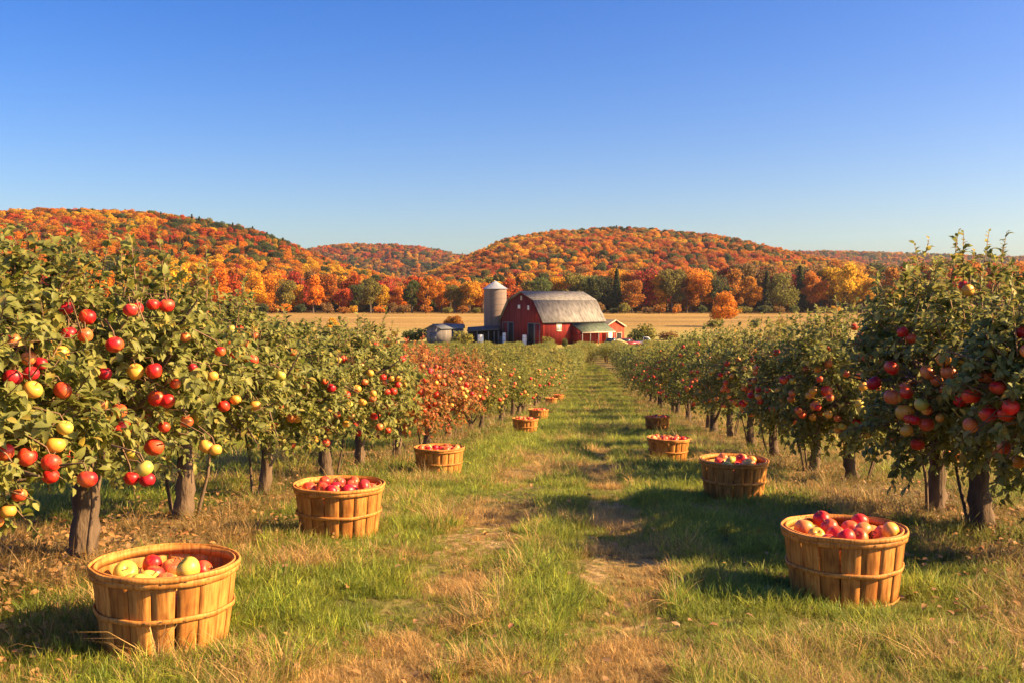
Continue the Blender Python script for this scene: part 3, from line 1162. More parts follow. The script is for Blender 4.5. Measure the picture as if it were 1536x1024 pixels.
def grass_field(n, y0, y1, w0, w1, scl, name, label, pw):
    y = sample_grass(n, y0, y1, 0, 0, pw)
    half0 = np.minimum(.56 * y + 1.0, w1)
    x = (rng.random(n) * 2 - 1) * half0
    off = x - SL * y
    p = fbm(x, y, .9, 6)
    p2 = fbm(x, y, .28, 12, 2)
    c2 = (fbm(y * 0 + 3.3, y, 5.0, 4) - .5) * .5
    rut = np.maximum(np.exp(-((off + .78 - c2) / .30) ** 2), np.exp(-((off - .05 - c2) / .26) ** 2))
    rut = rut * np.clip(1.5 - y / 16, .12, 1)
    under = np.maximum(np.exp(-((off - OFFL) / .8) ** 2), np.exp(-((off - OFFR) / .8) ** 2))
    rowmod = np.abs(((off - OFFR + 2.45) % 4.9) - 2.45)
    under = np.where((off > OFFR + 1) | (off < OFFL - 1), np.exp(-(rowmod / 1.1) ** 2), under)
    inlane = (off > OFFL + .7) & (off < OFFR - .6)
    dry = np.clip(rut * .95 + under * .75 + np.where(inlane, 0, .12) + (p - .5) * 3.2 + (p2 - .5) * 1.2 + np.where(off > 1.2, .22, 0) - np.where((off < -1.3) & (y < 4.6), .3, 0) - .22, 0, 1)
    dens = 1 - .22 * rut * (p2 < .5) - .82 * under
    keep = rng.random(n) < dens * np.clip(.75 + (p2 - .4) * 2.0, .45, 1)
    x, y, off, dry, p, p2, under, inlane, rut = (q[keep] for q in (x, y, off, dry, p, p2, under, inlane, rut))
    m = len(x)
    green = np.array([.12, .205, .018])
    olive = np.array([.30, .32, .035])
    straw = np.array([.50, .34, .13])
    brown = np.array([.36, .19, .07])
    s = rng.random((m, 1))
    isdry = (rng.random(m) < dry ** 1.3)[:, None]
    c = np.where(isdry, straw * (1 - .6 * s) + brown * .6 * s, green * (1 - s) + olive * s)
    c = c * rng.uniform(.65, 1.45, (m, 1)) * (.75 + .5 * p2[:, None]) * (1 - .5 * under[:, None])  # last factor darkens the grass colour beneath the rows, painting in tree shade
    var = np.where(isdry[:, 0], rng.choice([3, 5, 5, 4, 1], m), rng.choice([0, 0, 1, 2, 3], m))
    tall = (~inlane) & (rng.random(m) < .06)
    var = np.where(tall, rng.choice([4, 2], m), var)
    sc = scl(y) * .70 * rng.uniform(.65, 1.25, m) * np.where(rut > .5, .55, 1) * (.38 + p2 * 1.3) * np.where(inlane, 1, 1.15)
    tilt = rng.normal(0, .16, (m, 2))
    P = np.stack([x, y, gz(x, y)], 1)
    # keep the baskets free
    ok = np.ones(m, bool)
    for (bx, by, br) in BASK:
        ok &= (x - bx) ** 2 + (y - by + .06) ** 2 > (br * .93) ** 2
    ROT = np.stack([tilt[:, 0], tilt[:, 1], rng.uniform(0, 6.28, m)], 1)
    SC = np.stack([sc, sc, sc * rng.uniform(.8, 1.2, m)], 1)
    C = np.hstack([c, np.ones((m, 1))])
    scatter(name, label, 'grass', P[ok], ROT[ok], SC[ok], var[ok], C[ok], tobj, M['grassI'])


# ------------------------------------------------------------------ baskets
def pix(px, y):
    return (px - 768) / F * y


# photo pixel centre of the basket, distance, wall details
BK = [
    ('left', 241.5, 3.80, 22, 'nearest left basket, large, with few apples low inside', 11, 'B'),
    ('left', 506.5, 6.05, 22, 'second left basket, filled to the rim with red apples', 24, 'R'),
    ('left', 658, 10.8, 20, 'third left basket, by the trunks of the red leaved trees', 24, 'R'),
    ('left', 788, 20.8, 20, 'fourth left basket, small in the distance, filled with pale red apples', 20, 'O'),
    ('left', 808, 27.0, 18, 'wooden basket half hidden under the left row, beyond the fourth left basket', 16, 'R'),
    ('left', 827, 44.0, 18, 'tiny far basket under the left row, the left one of a close pair', 9, 'R'),
    ('left', 838, 48.0, 18, 'tiny far basket under the left row, the right one of a close pair', 9, 'R'),
    ('right', 1271, 4.52, 22, 'nearest right basket, with mixed red and yellow apples', 22, 'B'),
    ('right', 1102, 8.05, 22, 'second right basket, with pale green and pink apples', 18, 'G'),
    ('right', 1003, 12.9, 20, 'third right basket, low and wide in the shade of the row', 22, 'O'),
    ('right', 987, 21.5, 20, 'farthest right basket, standing upright under the right row', 14, 'R'),
]
BR = .278
BASK = [(pix(b[1], b[2]), b[2], BR) for b in BK]


def build_basket(seed, nst=22):
    g = np.random.default_rng(seed)
    RT, RB, H = BR - .012, BR - .050, .318
    side = MB()
    th = .0055

    def rad(z):
        return RB + (RT - RB) * (z / H) ** .85
    for i in range(nst):
        a0 = 2 * math.pi * i / nst
        wid = 2 * math.pi / nst * g.uniform(.94, .995)
        sh = g.uniform(-.008, .008)
        dr = g.uniform(-.0025, .0025)
        nz, na = 7, 4
        V = []
        for layer in (0, 1):
            for k in range(nz):
                z = .006 + (H - .012) * k / (nz - 1)
                r = rad(z) + dr - layer * th
                ww = wid * (.96 + .04 * z / H)
                for j in range(na):
                    a = a0 + sh + ww * (j / (na - 1) - .5)
                    V.append((r * math.cos(a), r * math.sin(a), z + (g.uniform(-.002, .002) if k == 0 else 0)))
        V = np.array(V)
        Fq = []
        L1 = nz * na
        for k in range(nz - 1):
            for j in range(na - 1):
                b = k * na + j
                Fq.append([b, b + 1, b + na + 1, b + na])
                Fq.append([L1 + b, L1 + b + na, L1 + b + na + 1, L1 + b + 1])
            b = k * na
            Fq.append([b, b + na, L1 + b + na, L1 + b])
            b = k * na + na - 1
            Fq.append([b, L1 + b, L1 + b + na, b + na])
        for j in range(na - 1):
            Fq.append([j, L1 + j, L1 + j + 1, j + 1])
            b = (nz - 1) * na + j
            Fq.append([b, b + 1, L1 + b + 1, L1 + b])
        side.add(V, Fq, 0, float(np.clip(g.normal(.5, .25), 0, 1)))

    def hoop(mb, z, hgt_, out, thick, irr, tint, n=72, over=0.0):
        V = []
        ph = g.uniform(0, 6.28)
        for i in range(n):
            a = 2 * math.pi * i / n
            dz = irr * (math.sin(3 * a + ph) * .6 + math.sin(7 * a + ph * 2) * .4)
            dr = irr * .5 * math.sin(11 * a + ph)
            for (r, zz) in ((0, -hgt_ / 2), (thick, -hgt_ / 2 + .002), (thick * 1.05, 0), (thick, hgt_ / 2 - .002), (0, hgt_ / 2)):
                rr = rad(min(max(z + zz, 0), H)) + out + r + dr
                V.append((rr * math.cos(a), rr * math.sin(a), z + zz + dz))
        k = 5
        Fq = [[i * k + j, ((i + 1) % n) * k + j, ((i + 1) % n) * k + (j + 1) % k, i * k + (j + 1) % k] for i in range(n) for j in range(k)]
        mb.add(V, Fq, 0, tint)
    rim = MB()
    hoop(rim, H - .026, .026, .003, .0075, .0025, .75)
    hoop(rim, H - .006, .022, .004, .0085, .003, .95)
    hoop(rim, H - .014, .034, -.0135, .006, .002, .8)
    mid = MB()
    hoop(mid, H * .49, .021, .003, .0065, .003, .8)
    bot = MB()
    hoop(bot, .012, .016, .0035, .005, .003, .45)
    for i in range(nst):
        a = 2 * math.pi * (i + g.uniform(-.2, .2)) / nst
        for (mb, z, o_) in ((mid, H * .49, .0105), (rim, H - .022, .0115)):
            r = rad(z) + o_
            mb.box((r * math.cos(a), r * math.sin(a), z + g.uniform(-.004, .004)), (.002, .010, .0022), a, 1)
    base = MB()
    zf = .150                                  # slatted floor the fruit lies on
    for zz, rr in ((.014, RB - .012), (zf, rad(zf) - .012)):
        for i in range(7):
            yy = (i - 3) * rr * 2 / 7
            hw = math.sqrt(max(rr * rr - (abs(yy) + rr / 7) ** 2, .0004))
            base.box((0, yy, zz), (hw * 2, rr * 2 / 7 * .93, .008), 0, 0, g.uniform(.2, .7))
    return side, rim, mid, bot, base, rad


bparts = []
for v in range(3):
    s_, r_, m_, b_, f_, radf = build_basket(60 + v, [19, 18, 20][v])
    bparts.append([mb.build(nm, [M['wood'], M['staple']], smooth=False) for mb, nm in ((s_, 'side_wall'), (r_, 'rim'), (m_, 'hoop'), (b_, 'hoop'), (f_, 'slatted_floor'))])
bmesh_ = [[o.data for o in bp] for bp in bparts]
bnames = ['side_wall', 'rim', 'hoop', 'hoop', 'slatted_floor']
for bp in bparts:
    for o in bp:
        bpy.data.objects.remove(o)

BAPP = {'B': 'RROBOYYRG', 'R': 'RRROOBDB', 'O': 'OOORB', 'G': 'GYOOBR'}
for bi, (side, px, y, nst, lab, na, mix) in enumerate(BK):
    x = pix(px, y)
    zz = gz1(x, y) - .008
    tilt = (random.uniform(-.015, .015), random.uniform(-.02, .02))
    root = empty('bushel_basket', 'wooden slat ' + lab.replace('wooden ', ''), 'basket', (x, y, zz), random.uniform(0, 6.28), 'bushel baskets along the %s side of the lane' % side)
    root.rotation_euler = (tilt[0], tilt[1], root.rotation_euler.z)
    for me, nm in zip(bmesh_[bi % 3], bnames):
        o = bpy.data.objects.new(nm, me)
        COL.objects.link(o)
        o.parent = root
    # fruit: dropped one by one onto the floor and onto each other
    placed = []
    R0 = .0425
    zf = .180 if bi else .165
    full = na >= 18
    tot = {11: 24, 9: 26, 14: 30, 16: 32}.get(na, int(na * 1.7))
    lim = .232 if full else .225
    best_tot = tot
    for q in range(tot):
        best = None
        sz = random.uniform(.92, 1.12)
        r = R0 * sz
        for tries in range(26):
            a = random.uniform(0, 6.28)
            rr = math.sqrt(random.random()) * (lim - r + .01)
            cx, cy = rr * math.cos(a), rr * math.sin(a)
            z = zf + r * .9
            for (ox, oy, oz, orr) in placed:
                d2 = (cx - ox) ** 2 + (cy - oy) ** 2
                s2 = ((r + orr) * .97) ** 2
                if d2 < s2:
                    z = max(z, oz + math.sqrt(s2 - d2))
            if z > (.318 if full else .31):
                continue
            if best is None or z < best[2]:
                best = (cx, cy, z, r, sz)
        if best is None:
            continue
        placed.append(best[:4])
    if bi == 0:                                 # the big streaked apple on top, two low ones
        pass
    for (cx, cy, z, r) in placed:
        kd = random.choice(BAPP[mix])
        P = Vector((cx, cy, z))
        P.rotate(root.rotation_euler)
        o = apple_obj(kd, (x + P.x, y + P.y, zz + P.z), r / R0, rot=(random.gauss(0, .7), random.gauss(0, .7), random.uniform(0, 6.28)))
        short = {0: 'nearest left basket', 1: 'second left basket', 2: 'third left basket', 3: 'fourth left basket', 4: 'basket half hidden under the left row',
                 5: 'left one of the two tiny far baskets', 6: 'right one of the two tiny far baskets', 7: 'nearest right basket', 8: 'second right basket', 9: 'third right basket', 10: 'farthest right basket'}[bi]
        tag(o, '%s apple lying in the %s' % (APNAME[kd], short), 'apple', '%s apples in the %s' % (APNAME[kd], short))

# near, middle and far grass
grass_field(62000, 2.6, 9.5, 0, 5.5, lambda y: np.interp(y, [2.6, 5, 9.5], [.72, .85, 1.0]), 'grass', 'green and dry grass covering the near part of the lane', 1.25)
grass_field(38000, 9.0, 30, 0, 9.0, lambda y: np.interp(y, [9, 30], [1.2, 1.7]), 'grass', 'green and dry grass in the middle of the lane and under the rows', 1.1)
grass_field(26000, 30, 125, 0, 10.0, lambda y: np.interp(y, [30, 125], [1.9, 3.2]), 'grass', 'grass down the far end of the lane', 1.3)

# fallen leaves
n = 52000
y = 2.8 * (26 / 2.8) ** rng.random(n)
x = (rng.random(n) * 2 - 1) * np.minimum(.56 * y + 1, 7)
off = x - SL * y
und = np.maximum(np.exp(-((off - OFFL) / .75) ** 2), np.exp(-((off - OFFR) / .75) ** 2))
kp = rng.random(n) < np.clip(und * 1.0 + .035 + .25 * ((off > OFFR) | (off < OFFL)) + .12 * (off > 1.2), 0, 1)
x, y = x[kp], y[kp]
n = len(x)
lb = MB()
P = np.stack([x, y, gz(x, y) + rng.uniform(.004, .05, n)], 1)
D = unit(np.stack([rng.normal(0, 1, n), rng.normal(0, 1, n), rng.normal(0, .25, n)], 1))
U = unit(np.stack([rng.normal(0, .4, n), rng.normal(0, .4, n), np.ones(n)], 1))
add_leaves(lb, P, D, U, rng.uniform(.018, .046, n), 1.1, rng.random(n), curl=.6, fold=.5)
tag(lb.build('fallen_leaves', M['litter']), 'fallen brown and orange leaves scattered on the grass', 'fallen leaves', kind='stuff')


# ------------------------------------------------------------------ autumn trees
def tree_crown(seed, h, rx, cb, nleaf, ls, conifer=False, nl=16):
    g = np.random.default_rng(seed)
    mb = MB()
    if conifer:
        t_ = g.random(nleaf) ** .7
        z = cb + (h - cb) * t_
        r = rx * (1 - t_) * g.uniform(.55, 1.0, nleaf) * (.8 + .2 * np.sin(z * 5)) + .05
        a = g.uniform(0, 6.28, nleaf)
        P = np.stack([np.cos(a) * r, np.sin(a) * r, z], 1)
        O = unit(np.stack([np.cos(a), np.sin(a), np.full(nleaf, .1)], 1))
    else:
        rz = (h - cb) / 2
        c0 = np.array([0, 0, cb + rz])
        C, RR = [], []
        for i in range(nl):
            a = g.uniform(0, 6.28)
            e = g.uniform(-.85, .95)
            q = math.sqrt(max(0, 1 - e * e)) * g.uniform(.45, .78)
            C.append(c0 + np.array([math.cos(a) * rx * q, math.sin(a) * rx * q, e * rz * .75]))
            r = rx * g.uniform(.24, .42)
            RR.append([r, r, r * .8])
        C.append(c0)
        RR.append([rx * .6, rx * .6, rz * .75])
        C, RR = np.array(C), np.array(RR)
        w = RR[:, 0] ** 2
        w /= w.sum()
        k = g.choice(len(C), nleaf, p=w)
        O = unit(g.normal(0, 1, (nleaf, 3)))
        P = C[k] + O * RR[k] * (g.random(nleaf) ** .25)[:, None]
    D = unit(g.normal(0, 1, (nleaf, 3)) + O * .4)
    U = unit(O + g.normal(0, .5, (nleaf, 3)))
    zt = (P[:, 2] - cb) / (h - cb)
    tint = np.clip(g.normal(.5, .2, nleaf), 0, 1)
    add_leaves(mb, P, D, U, ls * g.uniform(.6, 1.3, nleaf), 1.5, tint, lod=1)
    return mb


def tree_trunk(seed, h, r, cb, rx):
    g = np.random.default_rng(seed)
    mb = MB()
    mb.tube([(0, 0, -.4), (.1, 0, h * .25), (0, .15, h * .55), (.1, .1, h * .85)], [r * 1.3, r, r * .7, r * .15], 8, wob=.1)
    for i in range(7):
        a = i * 2.4
        z0 = h * g.uniform(.22, .6)
        e = np.array([math.cos(a) * rx * .7, math.sin(a) * rx * .7, z0 + h * .22])
        mb.tube([(0, 0, z0), e * np.array([.5, .5, 0]) + np.array([0, 0, z0 + h * .13]), e], [r * .5, r * .3, r * .08], 5)
    return mb


ACR = []     # crown meshes of height 16 m
for q in range(6):
    rx = [6.2, 5.2, 6.8, 5.6, 4.8, 6.0][q]
    ACR.append((tree_trunk(q, 16, .32, 2.5, rx), tree_crown(700 + q, 16, rx, [1.6, 2.2, 1.8, 2.4, 1.2, 2][q], 4200, .62, nl=15 + q)))
CON = (tree_trunk(31, 15, .3, 1, 1.5), tree_crown(731, 16, 3.2, .8, 3200, .6, True))
ACR.append(CON)
ACM = []
for t_, c_ in ACR:
    a = t_.build('trunk', M['treetrunk'])
    b = c_.build('crown', M['autumn'])
    ACM.append((a.data, b.data))
    bpy.data.objects.remove(a)
    bpy.data.objects.remove(b)

PAL = {'orange': (.68, .22, .012), 'gold': (.70, .38, .02), 'red': (.52, .075, .015), 'rust': (.42, .14, .018), 'green': (.075, .10, .028),
       'olive': (.19, .17, .035), 'dark': (.035, .055, .022), 'brown': (.24, .12, .045), 'crimson': (.40, .035, .03)}
crown_objs = {}


def autumn_tree(x, y, h, colname, lab, var=None, group=None, z=None, wide=1.0, name=None):
    if var is None:
        var = 6 if colname == 'dark' and random.random() < .25 else random.randrange(6)
    tm, cm = ACM[var]
    z = gz1(x, y) if z is None else z
    s = h / 16
    root = empty(name or ('conifer_tree' if var == 6 else 'autumn_tree'), lab, 'tree', (x, y, z), random.uniform(0, 6.28), group)
    root.scale = (s * wide, s * wide, s)
    a = bpy.data.objects.new('trunk', tm)
    b = bpy.data.objects.new('crown', cm)
    for o in (a, b):
        COL.objects.link(o)
        o.parent = root
    c = PAL[colname]
    f = random.uniform(.85, 1.15)
    b.color = (c[0] * f, c[1] * random.uniform(.85, 1.15) * f, c[2] * f, 1)
    crown_objs.setdefault(var, b)
    return root


CN = {'orange': 'orange', 'gold': 'golden yellow', 'red': 'red', 'rust': 'rust brown', 'green': 'green', 'olive': 'olive green', 'dark': 'dark green', 'brown': 'brown', 'crimson': 'crimson'}
# treeline along the far edge of the hay field (photo x, colour, top row in the photo)
TL = [(150, 'orange', 400), (190, 'gold', 398), (228, 'orange', 402), (262, 'gold', 388), (290, 'gold', 392), (322, 'orange', 398), (352, 'red', 402), (378, 'gold', 405),
      (402, 'orange', 415), (425, 'olive', 412), (446, 'gold', 425), (470, 'orange', 410), (492, 'rust', 408), (515, 'red', 430), (536, 'green', 425), (556, 'olive', 415),
      (575, 'gold', 425), (596, 'orange', 428), (618, 'green', 418), (640, 'orange', 412), (662, 'orange', 424), (682, 'olive', 424), (703, 'gold', 418), (724, 'orange', 420), (745, 'gold', 415),
      (765, 'red', 415), (790, 'olive', 412), (812, 'green', 408), (835, 'gold', 412), (858, 'olive', 405), (880, 'green', 410), (905, 'dark', 412), (925, 'dark', 405), (948, 'rust', 418),
      (966, 'crimson', 400), (985, 'gold', 410), (1008, 'olive', 398), (1030, 'rust', 402), (1052, 'orange', 400), (1078, 'dark', 405), (1100, 'rust', 400), (1127, 'orange', 413),
      (1150, 'dark', 408), (1175, 'olive', 405), (1200, 'dark', 400), (1222, 'orange', 405), (1246, 'gold', 398), (1270, 'gold', 392), (1292, 'gold', 402), (1312, 'dark', 410),
      (1340, 'rust', 398), (1368, 'red', 392), (1396, 'rust', 395), (1424, 'red', 390), (1452, 'orange', 388), (1484, 'red', 392), (1520, 'orange', 390), (1560, 'rust', 392),
      (110, 'orange', 395), (70, 'red', 400), (30, 'orange', 396), (-10, 'gold', 398)]
TLpos = sorted(TL)
for i, (px, cn, top) in enumerate(TLpos):
    d = 462 + random.uniform(-6, 22)
    x = pix(px, d)
    z = gz1(x, d)
    h = (HOR - top) / F * d + CAM_H - z
    if px < 230 or px > 1400:
        where = 'above %s apple trees' % ('left' if px < 230 else 'right')
    elif px < 700:
        where = 'treeline left of silo'
    elif px < 910:
        where = 'treeline behind the barn'
    elif px < 1150:
        where = 'treeline right of barn'
    else:
        where = 'treeline at far right'
    left_n = TLpos[i - 1][1] if i else None
    size = 'tall' if h > 21 else 'low'
    right_n = TLpos[i + 1][1] if i + 1 < len(TLpos) else None
    lab = '%s %s tree %s, %s' % (size, CN[cn], 'between %s and %s ones' % (CN[left_n], CN[right_n]) if left_n and right_n else 'outermost of its line', where)
    autumn_tree(x, d, h, cn, lab[:150], group='trees along the far edge of the hay field', wide=random.uniform(.85, 1.05), z=z)
# second rank just behind
for i in range(58):
    px = -30 + i * 28 + random.uniform(-8, 8)
    d = 492 + random.uniform(-8, 18)
    x = pix(px, d)
    top = np.interp(px, [0, 260, 400, 560, 700, 900, 1000, 1200, 1536], [385, 382, 400, 412, 410, 402, 396, 392, 384]) + random.uniform(-4, 8)
    z = gz1(x, d)
    h = (HOR - top) / F * d + CAM_H - z
    cn = random.choice(['orange', 'orange', 'rust', 'red', 'gold', 'olive', 'dark', 'brown', 'crimson'])
    autumn_tree(x, d, h, cn, '%s tree half hidden behind the front trees of the treeline' % CN[cn], group='%s trees half hidden in the second rank' % CN[cn], z=z, var=random.randrange(6))

# undergrowth at the foot of the treeline
SHC = ['olive', 'green', 'rust', 'orange', 'dark', 'brown', 'gold']
sb = tree_crown(801, 4.0, 2.6, .1, 900, .42, nl=10).build('crown', M['autumn'])
shrub_me = sb.data
bpy.data.objects.remove(sb)
st = MB()
for i in range(6):
    a = i * 1.05
    st.tube([(0, 0, -.2), (math.cos(a) * .5, math.sin(a) * .5, 1.4), (math.cos(a) * 1.3, math.sin(a) * 1.3, 2.8)], [.07, .05, .02], 5)
so_ = st.build('stem', M['treetrunk'])
stem_me = so_.data
bpy.data.objects.remove(so_)


def shrub(x, y, h, w, cn, lab, group=None, z=None):
    z = gz1(x, y) if z is None else z
    root = empty('shrub', lab, 'shrub', (x, y, z - .05), random.uniform(0, 6.28), group)
    root.scale = (w / 5.2, w / 5.2, h / 4.0)
    for nm, me in (('stem', stem_me), ('crown', shrub_me)):
        o = bpy.data.objects.new(nm, me)
        COL.objects.link(o)
        o.parent = root
        if nm == 'crown':
            c = PAL[cn]
            f = random.uniform(.8, 1.2)
            o.color = (c[0] * f, c[1] * f, c[2] * f, 1)
    return root


for i in range(52):
    px = 205 + i * 25.5 + random.uniform(-9, 9)
    d = 446 + random.uniform(-4, 5)
    cn = random.choice(SHC)
    shrub(pix(px, d), d, random.uniform(2.5, 5.5), random.uniform(5, 9), cn, '%s shrub at the foot of the trees on the field edge' % CN[cn], '%s shrubs at the foot of the treeline' % CN[cn])

# single trees and bushes in the field and by the farm
autumn_tree(pix(1083, 300), 300, 11.0, 'orange', 'light orange tree standing alone in the hay field right of the barn', var=2, wide=1.15)
autumn_tree(pix(680, 225), 225, 5.4, 'rust', 'small sparse rust coloured tree behind the grey shed', var=5, wide=1.15)
autumn_tree(pix(497, 200), 200, 5.2, 'gold', 'small golden tree showing over the left orchard rows', var=1)
shrub(pix(1133, 280), 280, 3.4, 3.6, 'green', 'small round green bush in the field right of the lone orange tree')
shrub(pix(1070, 285), 285, 3.0, 6.0, 'olive', 'olive bush at the foot of the lone orange tree')
shrub(pix(1172, 290), 290, 3.2, 2.4, 'rust', 'narrow rust coloured bush in the hay field above the right row')
shrub(pix(1012, 440), 440, 3.4, 3.4, 'orange', 'small round orange bush in front of the dark trees right of the barn')
shrub(pix(972, 192), 192, 4.4, 5.2, 'olive', 'olive bush right of the small red shed')
shrub(pix(953, 190), 190, 3.4, 4.0, 'green', 'dark green bush beside the small red shed')
shrub(pix(692, 180), 180, 3.2, 5.0, 'olive', 'yellow green bush in front of the grey shed')
shrub(pix(822, 176), 176, 2.3, 3.0, 'olive', 'small olive bush below the sunlit barn corner')
shrub(pix(848, 175), 175, 2.0, 1.4, 'green', 'small bright green bush below the barn canopy')
shrub(pix(625, 205), 205, 3.0, 7.0, 'green', 'low dark green bush left of the grey shed')
shrub(pix(1000, 215), 215, 2.0, 6.0, 'brown', 'low brown bush in the yard right of the barn')

# forest on the hills: one mass per hill
order = sorted(crown_objs)
fs = [crown_objs[k] for k in order]
names = list(PAL)
PC = np.array([PAL[k] for k in names])


def forest(hill, x_px, d0, d1, cell, hmean, seed, label, weights):
    g = np.random.default_rng(seed)
    pts = []
    yv = np.arange(d0, d1, cell)
    for yy in yv:
        x0, x1 = (x_px[0] - 768) / F * yy, (x_px[1] - 768) / F * yy
        xx = np.arange(x0, x1, cell)
        pts.append(np.stack([xx + g.uniform(-.5, .5, len(xx)) * cell, np.full(len(xx), yy) + g.uniform(-.5, .5, len(xx)) * cell], 1))
    P = np.vstack(pts)
    Z = hill.z(P[:, 0], P[:, 1]) if hill else gz(P[:, 0], P[:, 1])
    ok = Z > -7.5 if hill else np.ones(len(P), bool)
    P, Z = P[ok], Z[ok]
    n = len(P)
    hh = hmean * g.uniform(.75, 1.3, n)
    s = hh / 16
    # colour families drift across the slope
    a = fbm(P[:, 0], P[:, 1], 90, seed)
    b = fbm(P[:, 0], P[:, 1], 55, seed + 7)
    W = np.tile(np.array([weights.get(k, .02) for k in names]), (n, 1))
    gi = {k: names.index(k) for k in names}
    W[:, gi['dark']] *= np.exp((a - .52) * 16)
    W[:, gi['olive']] *= np.exp((a - .52) * 9)
    W[:, gi['gold']] *= np.exp((b - .5) * 9)
    W[:, gi['red']] *= np.exp((.5 - b) * 7)
    W /= W.sum(1, keepdims=True)
    cum = np.cumsum(W, 1)
    ci = (g.random(n)[:, None] > cum).sum(1)
    C = PC[np.clip(ci, 0, len(names) - 1)] * g.uniform(.7, 1.2, (n, 1))
    var = g.integers(0, 6, n)
    conif = (ci == gi['dark']) & (g.random(n) < .15)
    if 6 in order:
        var = np.where(conif, order.index(6), var)
    var = np.clip(var, 0, len(fs) - 1)
    wd = g.uniform(.85, 1.2, n)
    scatter('forest', label, 'forest', np.stack([P[:, 0], P[:, 1], Z - .15 * hh], 1), np.stack([np.zeros(n), np.zeros(n), g.uniform(0, 6.28, n)], 1),
            np.stack([s * wd, s * wd, s], 1), var, np.hstack([C, np.ones((n, 1))]), fs, M['autumnI'])
    return n


W1 = dict(orange=.38, gold=.16, red=.12, rust=.20, green=.06, olive=.13, dark=.14, brown=.10, crimson=.03)
W2 = dict(orange=.22, gold=.06, red=.12, rust=.26, green=.06, olive=.14, dark=.16, brown=.2, crimson=.04)
forest(h_left, (-420, 800), 560, 1030, 7.2, 12, 11, 'forest of orange and red autumn trees covering the left hill', W1)
forest(h_mid, (480, 1560), 700, 1390, 8.4, 13, 12, 'forest of rust and orange trees covering the middle hill', W1)
forest(h_back, (350, 900), 1560, 2330, 13.5, 16, 13, 'hazy rust coloured forest on the distant hill in the gap', W2)
forest(h_right, (1000, 1750), 1800, 2740, 15, 16, 14, 'hazy purple brown forest on the low distant hill at right', W2)
forest(None, (-250, 1800), 512, 700, 10.0, 17, 15, 'autumn wood filling the ground behind the treeline', W1)

# ------------------------------------------------------------------ the farm
M['barnred'] = None


def boards(name, col, sp=3.0, axis='X', var=.2, rough=.85):
    """vertical board siding"""
    m, nt, out = new_mat(name)
    p = N(nt, 'ShaderNodeBsdfPrincipled')
    p.inputs['Roughness'].default_value = rough
    p.inputs['Specular IOR Level'].default_value = .2
    tc = N(nt, 'ShaderNodeTexCoord')
    mp = N(nt, 'ShaderNodeMapping')
    mp.inputs['Scale'].default_value = (1, 1, .06)
    nt.links.new(tc.outputs['Object'], mp.inputs[0])
    n1 = N(nt, 'ShaderNodeTexNoise')
    n1.inputs['Scale'].default_value = sp
    n1.inputs['Detail'].default_value = 5
    nt.links.new(mp.outputs[0], n1.inputs[0])
    r = ramp(nt, [(.3, tuple(c * (1 - var) * .8 for c in col)), (.5, col), (.72, tuple(min(1, c * (1 + var) + .02) for c in col))])
    nt.links.new(n1.outputs[0], r.inputs[0])
    nt.links.new(r.outputs[0], p.inputs['Base Color'])
    nt.links.new(p.outputs[0], out.inputs[0])
    return m


M['barnred'] = boards('barn_red_boards', (.22, .019, .015))
M['shedred'] = boards('shed_red_boards', (.48, .045, .022), 4)
M['roofmetal'] = boards('weathered_tin_roof', (.20, .185, .165), 1.6, var=.28, rough=.6)
M['greenroof'] = boards('green_tin_roof', (.11, .135, .085), 2.2, var=.25, rough=.6)
M['greyboard'] = boards('grey_boards', (.20, .18, .17), 2.5)
M['bluegrey'] = boards('blue_grey_tin', (.13, .145, .165), 2)
M['cream'] = simple('cream_trim', (.62, .50, .36), .7, .1)
M['white'] = simple('white_paint', (.78, .78, .76), .6, .06)
M['dark'] = simple('dark_interior', (.02, .018, .018), .9, .2)  # near-black colour stands in for the darkness of openings and the lean-to; also fascia
M['darkroof'] = simple('dark_roof', (.07, .065, .065), .8, .3)
M['concrete'] = boards('silo_concrete', (.22, .165, .135), .9, var=.12)
M['galv'] = simple('galvanised_cap', (.36, .38, .40), .45, .12, 1.0, metal=.3)
M['glass'] = simple('window_glass', (.35, .40, .45), .15, .1, 1, spec=.6)
M['rubber'] = simple('tyre_rubber', (.02, .02, .02), .85, .1)
M['carred'] = simple('maroon_car_paint', (.22, .02, .03), .35, .05, spec=.6)
M['carwhite'] = simple('white_car_paint', (.75, .74, .72), .35, .04, spec=.6)
M['carglass'] = simple('car_glass', (.03, .04, .05), .1, .1, spec=.8)

BC = np.array([5.95, 190.0, 0.0])
UA = np.array([-.686, .728, 0.0])
VA = np.array([.728, .686, 0.0])
NG = np.array([-.728, -.686, 0.0])    # outwards from the gable
NS = np.array([.686, -.728, 0.0])     # outwards from the sunlit side
ZB = gz1(5.95, 190) - .05
ZV = np.array([0, 0, 1.0])
WID, LEN = 12.0, 17.2
EAVE, KNEE, RIDGE, KU = 4.62, 8.35, 10.05, 2.35


def L(u, v, z, w=0, q=0):
    """barn coordinates -> position relative to the barn root at BC (w out of the side, q out of the gable)"""
    return UA * u + VA * v + NS * w + NG * q + ZV * z


